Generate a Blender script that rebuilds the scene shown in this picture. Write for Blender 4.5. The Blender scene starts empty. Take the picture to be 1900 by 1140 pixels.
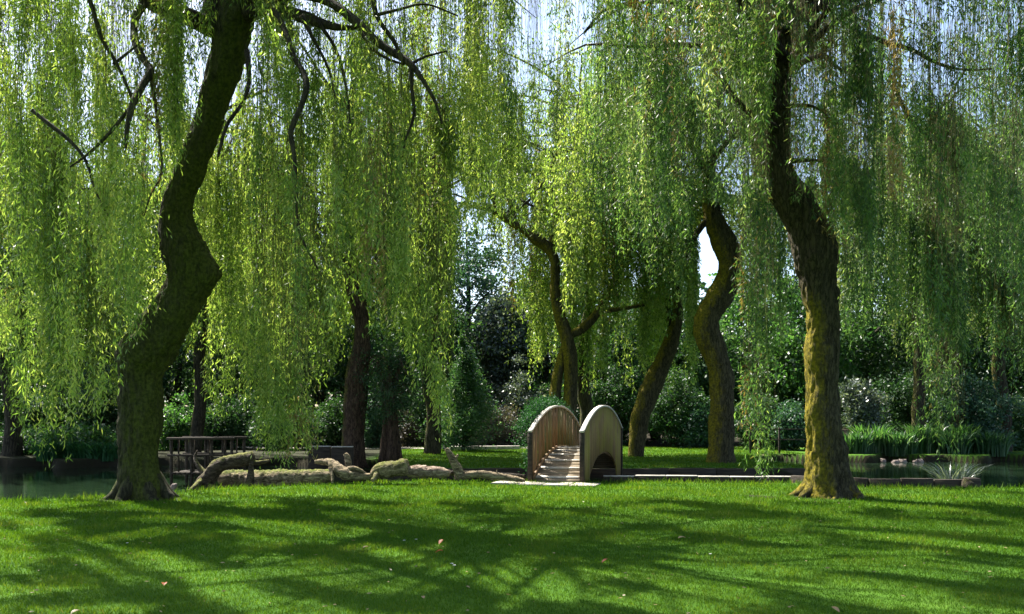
import bpy, math, random
import numpy as np
from mathutils import Vector, noise as mnoise

R = math.radians
sc = bpy.context.scene
# ------------------------------------------------------------------ camera
F = 1500.0; HY = 770.0; CX = 950.0; EYE = 1.6
cam_d = bpy.data.cameras.new("camera")
cam = bpy.data.objects.new("camera", cam_d)
sc.collection.objects.link(cam)
cam.location = (0, 0, EYE); cam.rotation_euler = (R(90), 0, 0)
cam_d.sensor_width = 36.0; cam_d.lens = 36.0 * F / 1900.0
cam_d.shift_y = (HY - 570.0) / 1900.0
cam_d.clip_end = 2000
sc.camera = cam
# ------------------------------------------------------------------ sky and sun
SUN_EL = R(56); SUN_AZ = R(-43)          # azimuth from +Y, negative = to the left
SUN = Vector((math.sin(SUN_AZ) * math.cos(SUN_EL), math.cos(SUN_AZ) * math.cos(SUN_EL), math.sin(SUN_EL)))
world = bpy.data.worlds.new("World"); sc.world = world; world.use_nodes = True
wn = world.node_tree.nodes; wl = world.node_tree.links
bgn = wn["Background"]; sky = wn.new("ShaderNodeTexSky"); sky.sky_type = 'NISHITA'
sky.sun_disc = False; sky.sun_elevation = SUN_EL; sky.sun_rotation = SUN_AZ
sky.air_density = 1.0; sky.dust_density = 2.0
wl.new(sky.outputs[0], bgn.inputs[0]); bgn.inputs[1].default_value = 0.085
sd = bpy.data.lights.new("sun", 'SUN'); sd.energy = 5.0; sd.angle = R(0.5); sd.color = (1.0, 0.95, 0.86)
so = bpy.data.objects.new("sun", sd); sc.collection.objects.link(so)
so.rotation_euler = (-SUN).to_track_quat('-Z', 'Y').to_euler()
sc.view_settings.view_transform = 'Standard'; sc.view_settings.look = 'None'
sc.view_settings.exposure = 2.05; sc.view_settings.gamma = 1.0
sc.cycles.max_bounces = 6; sc.cycles.diffuse_bounces = 4; sc.cycles.glossy_bounces = 2
sc.cycles.transmission_bounces = 4; sc.cycles.transparent_max_bounces = 4
sc.cycles.sample_clamp_indirect = 4.0

rng = np.random.default_rng(7)
random.seed(7)
SX, SY, SZ = SUN.x, SUN.y, SUN.z

def P(px, py, d):
    return Vector(((px - CX) * d / F, d, EYE + (HY - py) * d / F))
def G(px, py, z=0.0):
    d = (EYE - z) * F / (py - HY)
    return Vector(((px - CX) * d / F, d, z))
def proj(x, y, z):
    y = np.maximum(y, 0.3)
    return CX + x * F / y, HY - (z - EYE) * F / y

# ------------------------------------------------------------------ materials
def newmat(name):
    m = bpy.data.materials.new(name); m.use_nodes = True
    n = m.node_tree.nodes; l = m.node_tree.links
    return m, n, l, n["Principled BSDF"]
def ramp(n, stops):
    r = n.new("ShaderNodeValToRGB"); e = r.color_ramp.elements
    while len(e) < len(stops): e.new(0.5)
    for k, (p, c) in enumerate(stops):
        e[k].position = p; e[k].color = (c[0], c[1], c[2], 1)
    return r
def leaf_mat(name, stops, tr=(2.0, 2.0, 0.8), mix=0.5, rough=0.45, spec=0.35):
    m, n, l, b = newmat(name)
    at = n.new("ShaderNodeAttribute"); at.attribute_name = "tint"
    r = ramp(n, stops); l.new(at.outputs["Fac"], r.inputs[0])
    l.new(r.outputs[0], b.inputs["Base Color"]); b.inputs["Roughness"].default_value = rough
    b.inputs["Specular IOR Level"].default_value = spec
    t = n.new("ShaderNodeBsdfTranslucent")
    vm = n.new("ShaderNodeVectorMath"); vm.operation = 'MULTIPLY'
    l.new(r.outputs[0], vm.inputs[0]); vm.inputs[1].default_value = tr
    l.new(vm.outputs[0], t.inputs[0])
    mx = n.new("ShaderNodeMixShader"); mx.inputs[0].default_value = mix
    l.new(b.outputs[0], mx.inputs[1]); l.new(t.outputs[0], mx.inputs[2])
    l.new(mx.outputs[0], n["Material Output"].inputs[0])
    return m
def simple_mat(name, col, rough=0.8, col2=None, scale=8.0, bump=0.3, stretch=(1, 1, 1), spec=0.3, detail=6):
    m, n, l, b = newmat(name)
    tc = n.new("ShaderNodeTexCoord"); mp = n.new("ShaderNodeMapping"); mp.inputs["Scale"].default_value = stretch
    l.new(tc.outputs["Object"], mp.inputs[0])
    nz = n.new("ShaderNodeTexNoise"); nz.inputs["Scale"].default_value = scale; nz.inputs["Detail"].default_value = detail
    l.new(mp.outputs[0], nz.inputs[0])
    r = ramp(n, [(0.3, col), (0.7, col2 or col)]); l.new(nz.outputs[0], r.inputs[0])
    l.new(r.outputs[0], b.inputs["Base Color"]); b.inputs["Roughness"].default_value = rough
    b.inputs["Specular IOR Level"].default_value = spec
    if bump:
        bp = n.new("ShaderNodeBump"); bp.inputs["Strength"].default_value = bump; bp.inputs["Distance"].default_value = 0.03
        l.new(nz.outputs[0], bp.inputs["Height"]); l.new(bp.outputs[0], b.inputs["Normal"])
    return m
def bark_mat(name, dark, light, ST=(1, 1, 0.22), *, moss=(0.16, 0.15, 0.015), moss2=(0.06, 0.08, 0.012)):
    m, n, l, b = newmat(name)
    tc = n.new("ShaderNodeTexCoord"); mp = n.new("ShaderNodeMapping"); mp.inputs["Scale"].default_value = ST
    l.new(tc.outputs["Object"], mp.inputs[0])
    vo = n.new("ShaderNodeTexVoronoi"); vo.feature = 'DISTANCE_TO_EDGE'; vo.inputs["Scale"].default_value = 13
    nz = n.new("ShaderNodeTexNoise"); nz.inputs["Scale"].default_value = 9; nz.inputs["Detail"].default_value = 8
    nz.inputs["Roughness"].default_value = 0.7
    l.new(mp.outputs[0], nz.inputs[0])
    va = n.new("ShaderNodeVectorMath"); va.operation = 'MULTIPLY_ADD'; va.inputs[1].default_value = (0.25, 0.25, 0.25)
    l.new(nz.outputs["Color"], va.inputs[0]); l.new(mp.outputs[0], va.inputs[2]); l.new(va.outputs[0], vo.inputs["Vector"])
    h = n.new("ShaderNodeMath"); h.operation = 'MULTIPLY_ADD'; h.inputs[1].default_value = 1.6
    l.new(vo.outputs["Distance"], h.inputs[0]); l.new(nz.outputs[0], h.inputs[2])
    r = ramp(n, [(0.4, dark), (0.95, light)]); l.new(h.outputs[0], r.inputs[0])
    at = n.new("ShaderNodeAttribute"); at.attribute_name = "moss"
    n2 = n.new("ShaderNodeTexNoise"); n2.inputs["Scale"].default_value = 8.0; n2.inputs["Detail"].default_value = 9
    n2.inputs["Roughness"].default_value = 0.75
    mp2 = n.new("ShaderNodeMapping"); mp2.inputs["Scale"].default_value = (1, 1, 0.4)
    l.new(tc.outputs["Object"], mp2.inputs[0]); l.new(mp2.outputs[0], n2.inputs[0])
    ma = n.new("ShaderNodeMath"); ma.operation = 'ADD'; l.new(at.outputs["Fac"], ma.inputs[0]); l.new(n2.outputs[0], ma.inputs[1])
    mr = ramp(n, [(0.74, (0, 0, 0)), (1.18, (1, 1, 1))]); l.new(ma.outputs[0], mr.inputs[0])
    mc = ramp(n, [(0.35, moss2), (0.65, moss)]); n3 = n.new("ShaderNodeTexNoise"); n3.inputs["Scale"].default_value = 17
    l.new(tc.outputs["Object"], n3.inputs[0]); l.new(n3.outputs[0], mc.inputs[0])
    mx = n.new("ShaderNodeMix"); mx.data_type = 'RGBA'
    l.new(mr.outputs[0], mx.inputs[0]); l.new(r.outputs[0], mx.inputs[6]); l.new(mc.outputs[0], mx.inputs[7])
    l.new(mx.outputs[2], b.inputs["Base Color"]); b.inputs["Roughness"].default_value = 0.9
    b.inputs["Specular IOR Level"].default_value = 0.2
    bp = n.new("ShaderNodeBump"); bp.inputs["Strength"].default_value = 0.9; bp.inputs["Distance"].default_value = 0.05
    l.new(h.outputs[0], bp.inputs["Height"]); l.new(bp.outputs[0], b.inputs["Normal"])
    return m

M = {}
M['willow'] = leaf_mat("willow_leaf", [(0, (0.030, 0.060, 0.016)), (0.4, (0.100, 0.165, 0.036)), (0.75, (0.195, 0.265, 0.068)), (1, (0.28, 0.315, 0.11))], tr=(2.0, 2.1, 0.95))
M['willow_cool'] = leaf_mat("willow_leaf_cool", [(0, (0.025, 0.060, 0.024)), (0.45, (0.070, 0.138, 0.034)), (0.8, (0.15, 0.225, 0.06)), (1, (0.24, 0.26, 0.12))], tr=(1.9, 1.95, 1.1))
M['dead'] = leaf_mat("dry_leaf", [(0, (0.10, 0.075, 0.025)), (1, (0.28, 0.2, 0.09))], mix=0.3)
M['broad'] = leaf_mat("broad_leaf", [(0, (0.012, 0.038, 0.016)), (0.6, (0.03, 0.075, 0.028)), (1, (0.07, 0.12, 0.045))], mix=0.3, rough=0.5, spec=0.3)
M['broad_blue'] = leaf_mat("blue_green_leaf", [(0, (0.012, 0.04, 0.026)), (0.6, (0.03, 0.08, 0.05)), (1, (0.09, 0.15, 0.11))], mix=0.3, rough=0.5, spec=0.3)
M['silver'] = leaf_mat("silver_leaf", [(0, (0.03, 0.05, 0.045)), (0.6, (0.06, 0.085, 0.075)), (1, (0.24, 0.28, 0.28))], mix=0.25, rough=0.35, spec=0.5)
M['fresh'] = leaf_mat("fresh_leaf", [(0, (0.015, 0.05, 0.018)), (0.6, (0.045, 0.115, 0.035)), (1, (0.13, 0.21, 0.10))], mix=0.45, rough=0.35, spec=0.5)
M['conifer'] = leaf_mat("conifer_leaf", [(0, (0.015, 0.05, 0.025)), (0.6, (0.045, 0.11, 0.05)), (1, (0.14, 0.22, 0.13))], mix=0.3, rough=0.4)
M['ivy'] = leaf_mat("creeper_leaf", [(0, (0.012, 0.05, 0.02)), (0.7, (0.025, 0.085, 0.03)), (1, (0.06, 0.14, 0.06))], mix=0.25, rough=0.6, spec=.15)
M['mauve'] = leaf_mat("dull_twiggy_leaf", [(0, (0.03, 0.035, 0.025)), (0.6, (0.075, 0.07, 0.06)), (1, (0.15, 0.13, 0.12))], mix=0.2)
M['grass'] = leaf_mat("grass_blade", [(0, (0.028, 0.075, 0.005)), (0.45, (0.058, 0.135, 0.009)), (0.9, (0.13, 0.185, 0.025)), (1, (0.22, 0.2, 0.07))], tr=(1.6, 1.5, 0.6), mix=0.4, rough=0.6, spec=0.1)
M['reed'] = leaf_mat("reed_blade", [(0, (0.015, 0.05, 0.02)), (0.6, (0.035, 0.09, 0.035)), (1, (0.12, 0.2, 0.13))], mix=0.4, rough=0.4)
M['bark'] = bark_mat("willow_bark", (0.012, 0.010, 0.007), (0.075, 0.062, 0.042))
M['bark_green'] = bark_mat("mossy_bark", (0.014, 0.012, 0.006), (0.10, 0.085, 0.045), moss=(0.30, 0.24, 0.015), moss2=(0.10, 0.09, 0.010))
M['bark_olive'] = bark_mat("olive_bark", (0.012, 0.011, 0.006), (0.085, 0.078, 0.040), moss=(0.11, 0.125, 0.02), moss2=(0.045, 0.055, 0.010))
M['bark_red'] = bark_mat("red_brown_bark", (0.018, 0.011, 0.007), (0.12, 0.075, 0.05))
M['log'] = bark_mat("weathered_log", (0.035, 0.024, 0.013), (0.42, 0.33, 0.21), (0.25, 1, 1), moss=(0.17, 0.19, 0.03), moss2=(0.06, 0.08, 0.015))
M['log_dark'] = bark_mat("dark_log", (0.02, 0.014, 0.010), (0.13, 0.10, 0.07), (0.25, 1, 1), moss=(0.20, 0.20, 0.05), moss2=(0.08, 0.09, 0.02))
M['log_pink'] = bark_mat("bare_log", (0.10, 0.065, 0.045), (0.46, 0.36, 0.27), (0.25, 1, 1), moss=(0.20, 0.22, 0.03))
M['twig'] = simple_mat("twig", (0.02, 0.016, 0.01), 0.9, (0.05, 0.04, 0.022), bump=0)
M['stem'] = simple_mat("willow_stem", (0.07, 0.06, 0.015), 0.8, (0.12, 0.11, 0.03), bump=0)
M['soil'] = simple_mat("bank_soil", (0.012, 0.010, 0.006), 0.95, (0.05, 0.04, 0.022), 5, 0.6)
M['plank_dark'] = simple_mat("dark_timber", (0.015, 0.011, 0.008), 0.85, (0.05, 0.038, 0.025), 6, 0.4, (0.3, 3, 3))
M['coping'] = simple_mat("pale_stone", (0.22, 0.20, 0.17), 0.85, (0.46, 0.43, 0.38), 7, 0.4)
M['stone'] = simple_mat("pond_stone", (0.05, 0.04, 0.035), 0.8, (0.22, 0.17, 0.15), 4, 0.6)
M['path'] = simple_mat("path_gravel", (0.25, 0.22, 0.19), 0.95, (0.42, 0.38, 0.33), 30, 0.2)
M['petal'] = simple_mat("white_petal", (0.7, 0.7, 0.66), 0.6, bump=0)
M['orange'] = leaf_mat("orange_leaf", [(0, (0.30, 0.07, 0.015)), (1, (0.45, 0.13, 0.03))], mix=0.3, tr=(1.3, 1, 0.6))
M['redleaf'] = leaf_mat("red_brown_leaf", [(0, (0.16, 0.025, 0.01)), (1, (0.26, 0.05, 0.02))], mix=0.2, tr=(1.2, 1, 0.6))
M['tan'] = leaf_mat("tan_leaf", [(0, (0.22, 0.15, 0.07)), (1, (0.36, 0.27, 0.14))], mix=0.2, tr=(1, 1, 0.8))

# timber of the bridge: boards with algae
def board_mat(name, a, b2, algae, amount):
    m, n, l, b = newmat(name)
    tc = n.new("ShaderNodeTexCoord"); mp = n.new("ShaderNodeMapping"); mp.inputs["Scale"].default_value = (6, 6, 0.5)
    l.new(tc.outputs["Object"], mp.inputs[0])
    nz = n.new("ShaderNodeTexNoise"); nz.inputs["Scale"].default_value = 4; nz.inputs["Detail"].default_value = 8
    l.new(mp.outputs[0], nz.inputs[0])
    r = ramp(n, [(0.3, a), (0.7, b2)]); l.new(nz.outputs[0], r.inputs[0])
    at = n.new("ShaderNodeAttribute"); at.attribute_name = "tint"
    n2 = n.new("ShaderNodeTexNoise"); n2.inputs["Scale"].default_value = 1.6; n2.inputs["Detail"].default_value = 5
    l.new(tc.outputs["Object"], n2.inputs[0])
    ad = n.new("ShaderNodeMath"); ad.operation = 'ADD'; l.new(at.outputs["Fac"], ad.inputs[0]); l.new(n2.outputs[0], ad.inputs[1])
    rr = ramp(n, [(0.75, (0, 0, 0)), (1.15, (amount,) * 3)]); l.new(ad.outputs[0], rr.inputs[0])
    mx = n.new("ShaderNodeMix"); mx.data_type = 'RGBA'; l.new(rr.outputs[0], mx.inputs[0]); l.new(r.outputs[0], mx.inputs[6])
    mx.inputs[7].default_value = (*algae, 1)
    l.new(mx.outputs[2], b.inputs["Base Color"]); b.inputs["Roughness"].default_value = 0.75
    bp = n.new("ShaderNodeBump"); bp.inputs["Strength"].default_value = 0.35; bp.inputs["Distance"].default_value = 0.01
    l.new(nz.outputs[0], bp.inputs["Height"]); l.new(bp.outputs[0], b.inputs["Normal"])
    return m
M['board'] = board_mat("bridge_board", (0.11, 0.062, 0.022), (0.26, 0.165, 0.06), (0.23, 0.19, 0.025), 0.8)
M['board_in'] = board_mat("bridge_board_brown", (0.10, 0.055, 0.025), (0.24, 0.145, 0.065), (0.12, 0.13, 0.04), 0.6)
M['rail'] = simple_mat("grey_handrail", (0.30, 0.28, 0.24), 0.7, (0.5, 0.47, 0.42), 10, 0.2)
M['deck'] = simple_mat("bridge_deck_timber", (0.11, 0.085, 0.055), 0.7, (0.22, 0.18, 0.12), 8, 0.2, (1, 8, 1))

# water
m, n, l, b = newmat("pond_water"); M['water'] = m
b.inputs["Base Color"].default_value = (0.010, 0.020, 0.010, 1); b.inputs["Roughness"].default_value = 0.06
b.inputs["Specular IOR Level"].default_value = 0.8
tc = n.new("ShaderNodeTexCoord"); nz = n.new("ShaderNodeTexNoise"); nz.inputs["Scale"].default_value = 2.2; nz.inputs["Detail"].default_value = 3
l.new(tc.outputs["Object"], nz.inputs[0]); bp = n.new("ShaderNodeBump"); bp.inputs["Strength"].default_value = 0.12; bp.inputs["Distance"].default_value = 0.05
l.new(nz.outputs[0], bp.inputs["Height"]); l.new(bp.outputs[0], b.inputs["Normal"])

# lawn
m, n, l, b = newmat("lawn"); M['lawn'] = m
tc = n.new("ShaderNodeTexCoord")
n1 = n.new("ShaderNodeTexNoise"); n1.inputs["Scale"].default_value = 0.7; n1.inputs["Detail"].default_value = 6
n2 = n.new("ShaderNodeTexNoise"); n2.inputs["Scale"].default_value = 28; n2.inputs["Detail"].default_value = 6; n2.inputs["Roughness"].default_value = 0.8
l.new(tc.outputs["Object"], n1.inputs[0]); l.new(tc.outputs["Object"], n2.inputs[0])
ad = n.new("ShaderNodeMath"); ad.operation = 'MULTIPLY_ADD'; ad.inputs[1].default_value = 0.5
l.new(n1.outputs[0], ad.inputs[0])
ml = n.new("ShaderNodeMath"); ml.operation = 'MULTIPLY'; ml.inputs[1].default_value = 0.5
l.new(n2.outputs[0], ml.inputs[0]); l.new(ml.outputs[0], ad.inputs[2])
r = ramp(n, [(0.35, (0.022, 0.070, 0.005)), (0.55, (0.055, 0.125, 0.010)), (0.7, (0.10, 0.155, 0.025))])
l.new(ad.outputs[0], r.inputs[0])
ge = n.new("ShaderNodeAttribute"); ge.attribute_name = "land"
mx = n.new("ShaderNodeMix"); mx.data_type = 'RGBA'; l.new(ge.outputs["Fac"], mx.inputs[0])
mx.inputs[6].default_value = (0.02, 0.017, 0.010, 1); l.new(r.outputs[0], mx.inputs[7])
l.new(mx.outputs[2], b.inputs["Base Color"]); b.inputs["Roughness"].default_value = 0.9; b.inputs["Specular IOR Level"].default_value = 0.1
bp = n.new("ShaderNodeBump"); bp.inputs["Strength"].default_value = 0.8; bp.inputs["Distance"].default_value = 0.03
l.new(n2.outputs[0], bp.inputs["Height"]); l.new(bp.outputs[0], b.inputs["Normal"])

# ------------------------------------------------------------------ mesh helpers
COL = sc.collection
def np_mesh(name, V, Fq, mats, attrs=None, midx=None, smooth=False):
    """V (n,3); Fq (m,k) all faces of k corners, or list of such arrays"""
    me = bpy.data.meshes.new(name)
    fl = Fq if isinstance(Fq, list) else [Fq]
    fl = [np.asarray(f, dtype=np.int32) for f in fl if len(f)]
    me.vertices.add(len(V)); me.vertices.foreach_set("co", np.asarray(V, dtype=np.float32).ravel())
    nl = sum(f.size for f in fl); nf = sum(len(f) for f in fl)
    me.loops.add(nl); me.loops.foreach_set("vertex_index", np.concatenate([f.ravel() for f in fl]))
    me.polygons.add(nf)
    tot = np.concatenate([np.full(len(f), f.shape[1], dtype=np.int32) for f in fl])
    st = np.concatenate([[0], np.cumsum(tot)[:-1]]).astype(np.int32)
    me.polygons.foreach_set("loop_start", st)
    if midx is not None: me.polygons.foreach_set("material_index", np.asarray(midx, dtype=np.int32))
    if smooth: me.polygons.foreach_set("use_smooth", np.ones(nf, dtype=bool))
    for m_ in mats: me.materials.append(m_)
    for k, a in (attrs or {}).items():
        at = me.attributes.new(k, 'FLOAT', 'POINT'); at.data.foreach_set("value", np.asarray(a, dtype=np.float32))
    me.update(calc_edges=True)
    return me
def link(name, me, parent=None, loc=None):
    o = bpy.data.objects.new(name, me); COL.objects.link(o)
    if parent is not None:
        o.parent = parent
        o.location = -Vector(parent.location) if loc is None else loc    # meshes are in world coordinates
    elif loc is not None: o.location = loc
    return o
def thing(name, loc, label, cat, group=None):
    o = bpy.data.objects.new(name, None); COL.objects.link(o); o.location = loc; o.empty_display_size = 0.3
    o["label"] = label; o["category"] = cat
    if group: o["group"] = group
    return o
def tag(o, label, cat, group=None):
    o["label"] = label; o["category"] = cat
    if group: o["group"] = group
    return o
def struct(o): o["kind"] = "structure"; return o

def catmull(pts, step):
    pts = [np.array(p, dtype=float) for p in pts]
    ext = [2 * pts[0] - pts[1]] + pts + [2 * pts[-1] - pts[-2]]
    out = []
    for i in range(1, len(ext) - 2):
        p0, p1, p2, p3 = ext[i - 1:i + 3]
        L = np.linalg.norm((p2 - p1)[:3]); k = max(2, int(L / step))
        for j in range(k):
            t = j / k
            out.append(0.5 * ((2 * p1) + (-p0 + p2) * t + (2 * p0 - 5 * p1 + 4 * p2 - p3) * t * t + (-p0 + 3 * p1 - 3 * p2 + p3) * t ** 3))
    out.append(pts[-1])
    return np.array(out)
def tube_data(pts, step=0.12, segs=24, rough=0.1, flare=0.0, bumps=(), seed=0.0, moss=None, ridge=0.0):
    """pts: list of (x,y,z,r). returns V,F quads,tris list, moss attr"""
    c = catmull(pts, step); C = c[:, :3]; Rr = np.maximum(c[:, 3], 0.002)
    T = np.gradient(C, axis=0); T /= np.linalg.norm(T, axis=1)[:, None] + 1e-9
    ref = np.array([0, 1.0, 0]) if abs(T[0][1]) < 0.9 else np.array([1.0, 0, 0])
    N = np.zeros_like(C); u = np.cross(T[0], ref); u /= np.linalg.norm(u); N[0] = u
    for i in range(1, len(C)):
        u = N[i - 1] - T[i] * np.dot(N[i - 1], T[i]); N[i] = u / (np.linalg.norm(u) + 1e-9)
    B = np.cross(T, N)
    th = np.linspace(0, 2 * math.pi, segs, endpoint=False)
    V = []; MS = []
    z0 = C[0][2]
    for i in range(len(C)):
        for a in th:
            d = N[i] * math.cos(a) + B[i] * math.sin(a)
            p = C[i] + d * Rr[i]
            k = 0.0
            if rough:
                s = 2.2
                k = rough * (mnoise.noise(Vector((p[0] * s + seed, p[1] * s, p[2] * s * 0.7))) * 1.2
                             + 0.45 * mnoise.noise(Vector((p[0] * 8 + seed, p[1] * 8, p[2] * 2.4)))
                             + 0.25 * mnoise.noise(Vector((p[0] * 21 + seed, p[1] * 21, p[2] * 7))))
            if ridge:
                q = abs(mnoise.noise(Vector((p[0] * 13 + seed, p[1] * 13, p[2] * 2.6))))
                k += ridge * (.25 - q) + .5 * ridge * mnoise.noise(Vector((p[0] * 30, p[1] * 30, p[2] * 8 + seed)))
            rr = Rr[i] * (1 + k)
            if flare:
                hgt = max(0.0, C[i][2] - z0)
                rr *= 1 + flare * math.exp(-hgt / 0.28) * (0.75 + 0.5 * math.sin(5 * a + seed) + 0.3 * math.sin(3 * a + 2 * seed))
            p = C[i] + d * rr
            for (bc, br, bh) in bumps:
                dd = np.linalg.norm(p - bc)
                if dd < br * 2: p = p + d * bh * math.exp(-(dd / br) ** 2 * 2)
            V.append(p); MS.append(moss(p, d, T[i]) if moss else 0.0)
    V = np.array(V); n_ = len(C)
    i = np.arange(n_ - 1)[:, None] * segs; j = np.arange(segs)[None, :]; j2 = (j + 1) % segs
    Q = np.stack([i + j, i + j2, i + segs + j2, i + segs + j], -1).reshape(-1, 4)
    # caps
    V = np.vstack([V, C[0], C[-1]]); MS += [0, 0]
    a0, a1 = n_ * segs, n_ * segs + 1
    jj = np.arange(segs); jj2 = (jj + 1) % segs
    T1 = np.stack([np.full(segs, a0), jj2, jj], -1); T2 = np.stack([np.full(segs, a1), (n_ - 1) * segs + jj, (n_ - 1) * segs + jj2], -1)
    return V, Q, np.vstack([T1, T2]), np.array(MS)
def tube(name, pts, mat, parent=None, **kw):
    V, Q, T3, ms = tube_data(pts, **kw)
    me = np_mesh(name, V, [Q, T3], [mat], {"moss": ms}, smooth=True)
    return link(name, me, parent)
def multi_tube(name, tubes, mat, parent=None):
    Vs, Qs, Ts, Ms, off = [], [], [], [], 0
    for pts, kw in tubes:
        V, Q, T3, ms = tube_data(pts, **kw); Vs.append(V); Qs.append(Q + off); Ts.append(T3 + off); Ms.append(ms); off += len(V)
    me = np_mesh(name, np.vstack(Vs), [np.vstack(Qs), np.vstack(Ts)], [mat], {"moss": np.concatenate(Ms)}, smooth=True)
    return link(name, me, parent)
def pxpath(pts, d):
    """list of (px,py,width_px[,depth]) -> (x,y,z,r)"""
    out = []
    for q in pts:
        dd = q[3] if len(q) > 3 else d
        p = P(q[0], q[1], dd); out.append((p.x, p.y, p.z, q[2] * dd / F / 2))
    return out

def leaves_mesh(name, pos, dirs, L, W, tint, mats, midx=None, stems=None):
    """rhombic leaves. pos (n,3), dirs (n,3) unit, L, W (n,)"""
    n_ = len(pos)
    rnd = rng.normal(size=(n_, 3)); s = np.cross(dirs, rnd); s /= np.linalg.norm(s, axis=1)[:, None] + 1e-9
    mid = pos + dirs * (L * 0.45)[:, None]
    V = np.empty((n_, 4, 3), dtype=np.float32)
    V[:, 0] = pos; V[:, 1] = mid + s * (W / 2)[:, None]; V[:, 2] = pos + dirs * L[:, None]; V[:, 3] = mid - s * (W / 2)[:, None]
    Fq = np.arange(n_ * 4, dtype=np.int32).reshape(-1, 4)
    V = V.reshape(-1, 3); tn = np.repeat(tint, 4)
    mi = np.zeros(n_, dtype=np.int32) if midx is None else midx
    if stems is not None:
        SV, SF, smi = stems
        Fl = [Fq, SF + len(V)]; V = np.vstack([V, SV]); tn = np.concatenate([tn, np.full(len(SV), 0.5)])
        mi = np.concatenate([mi, np.full(len(SF), smi)])
    else: Fl = [Fq]
    return np_mesh(name, V, Fl, mats, {"tint": tn}, mi)

# ------------------------------------------------------------------ light gaps: places on the ground the sun must reach
SUNNY = []   # (gx, gy, rx, ry, prob)
for (px, py, rx, ry, pr) in [(760, 893, 2.6, 0.8, 0.92), (930, 892, 1.6, 0.9, 0.9), (1040, 885, 1.6, 1.5, 0.9), (590, 900, 1.8, 0.6, 0.9), (450, 905, 1.2, 0.6, 0.75),
                             (1250, 896, 3.6, 0.5, 0.7), (880, 852, 3.5, 1.5, 0.0), (1510, 905, 0.9, 1.2, 0.85)]:
    g = G(px, py); SUNNY.append((g.x, g.y, rx, ry, pr))
for zz in (.8, 1.6, 2.4, 3.2, 4.0):
    _p = P(1515, 700, 15.7); SUNNY.append((_p.x - SX * zz / SZ, _p.y - SY * zz / SZ, .75, .6, .92))
# holes seen through the canopy (photo px): x0,y0,x1,y1,prob
SKYGAPS = [(955, -40, 1005, 150, .7), (975, 150, 1020, 270, .6), (1000, 230, 1060, 300, .55), (838, 335, 862, 372, .95), (1300, 415, 1345, 525, 1.0), (1315, 440, 1340, 540, 1.0),
           (1460, 130, 1520, 340, .88), (1530, 90, 1570, 160, .6), (1570, 190, 1615, 300, .8), (1770, -20, 1900, 60, .75), (1600, 30, 1640, 60, .6), (84, 0, 110, 50, .7),
           (985, 330, 1060, 410, .5), (555, 70, 600, 120, .5), (200, 120, 320, 330, .28), (590, 380, 640, 500, .25), (1335, 140, 1400, 200, .6), (1330, 250, 1395, 350, .85), (1240, 280, 1290, 340, .5), (610, 20, 660, 90, .5), (700, 90, 740, 140, .4), (140, 250, 200, 330, .5), (640, 460, 700, 500, .4),
           (905, 560, 965, 700, .9), (470, 60, 510, 200, .3), (1640, 420, 1680, 480, .5)]
DAPPLE_HOLES = np.array([[mnoise.noise(Vector((a / 8 * 1.05 + b / 8 * .25, b / 8 * 1.5, 3.7))) + .45 * mnoise.noise(Vector((a / 8 * .45, b / 8 * .5, 9.1))) for b in range(256)] for a in range(256)])
def cut_strands(base, dirh, arc, zb, keep, dep_rng=(0, 99), gapscale=1.0):
    """returns new bottom z for every strand. base (n,3)"""
    n_ = len(base); K = 26
    ztop = base[:, 2]
    t = np.linspace(0.0, 1, K)[None, :]
    z = ztop[:, None] + (zb - ztop)[:, None] * t
    fall = ztop[:, None] - z
    out = arc[:, None] * (1 - np.exp(-fall / 0.5))
    x = base[:, 0:1] + dirh[:, 0:1] * out; y = base[:, 1:2] + dirh[:, 1:2] * out
    px, py = proj(x, y, z)
    bad = np.zeros_like(px, dtype=bool)
    ur = rng.random(n_)[:, None]
    for (x0, y0, x1, y1, dmax) in keep:
        bad |= (px > x0) & (px < x1) & (py > y0) & (py < y1) & (y < dmax)
    for (x0, y0, x1, y1, pr) in SKYGAPS:
        if pr < 1: continue
        uu = rng.random(n_)[:, None]
        wob = 8 * np.sin(py / 23.0 + x0)
        bad |= (px > x0 + wob) & (px < x1 + wob) & (py > y0) & (py < y1) & (uu < pr * gapscale)
    tt = z / SZ; gx = x - SX * tt; gy = y - SY * tt
    for (cx, cy, rx, ry, pr) in SUNNY:
        e = ((gx - cx) / rx) ** 2 + ((gy - cy) / ry) ** 2
        bad |= (e < 1.0) & (ur < pr) & (z > 0.6)
    # close to the camera nothing may hang into view
    bad |= (y < 11.5) & (py > -25) & (px > -50) & (px < 1950)
    # the rest of a cut strand is gone
    first = np.argmax(bad, axis=1); anyb = bad.any(axis=1)
    newz = np.where(anyb, ztop + (zb - ztop) * np.maximum(first - 1, 0) / (K - 1), zb)
    return newz

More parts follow.
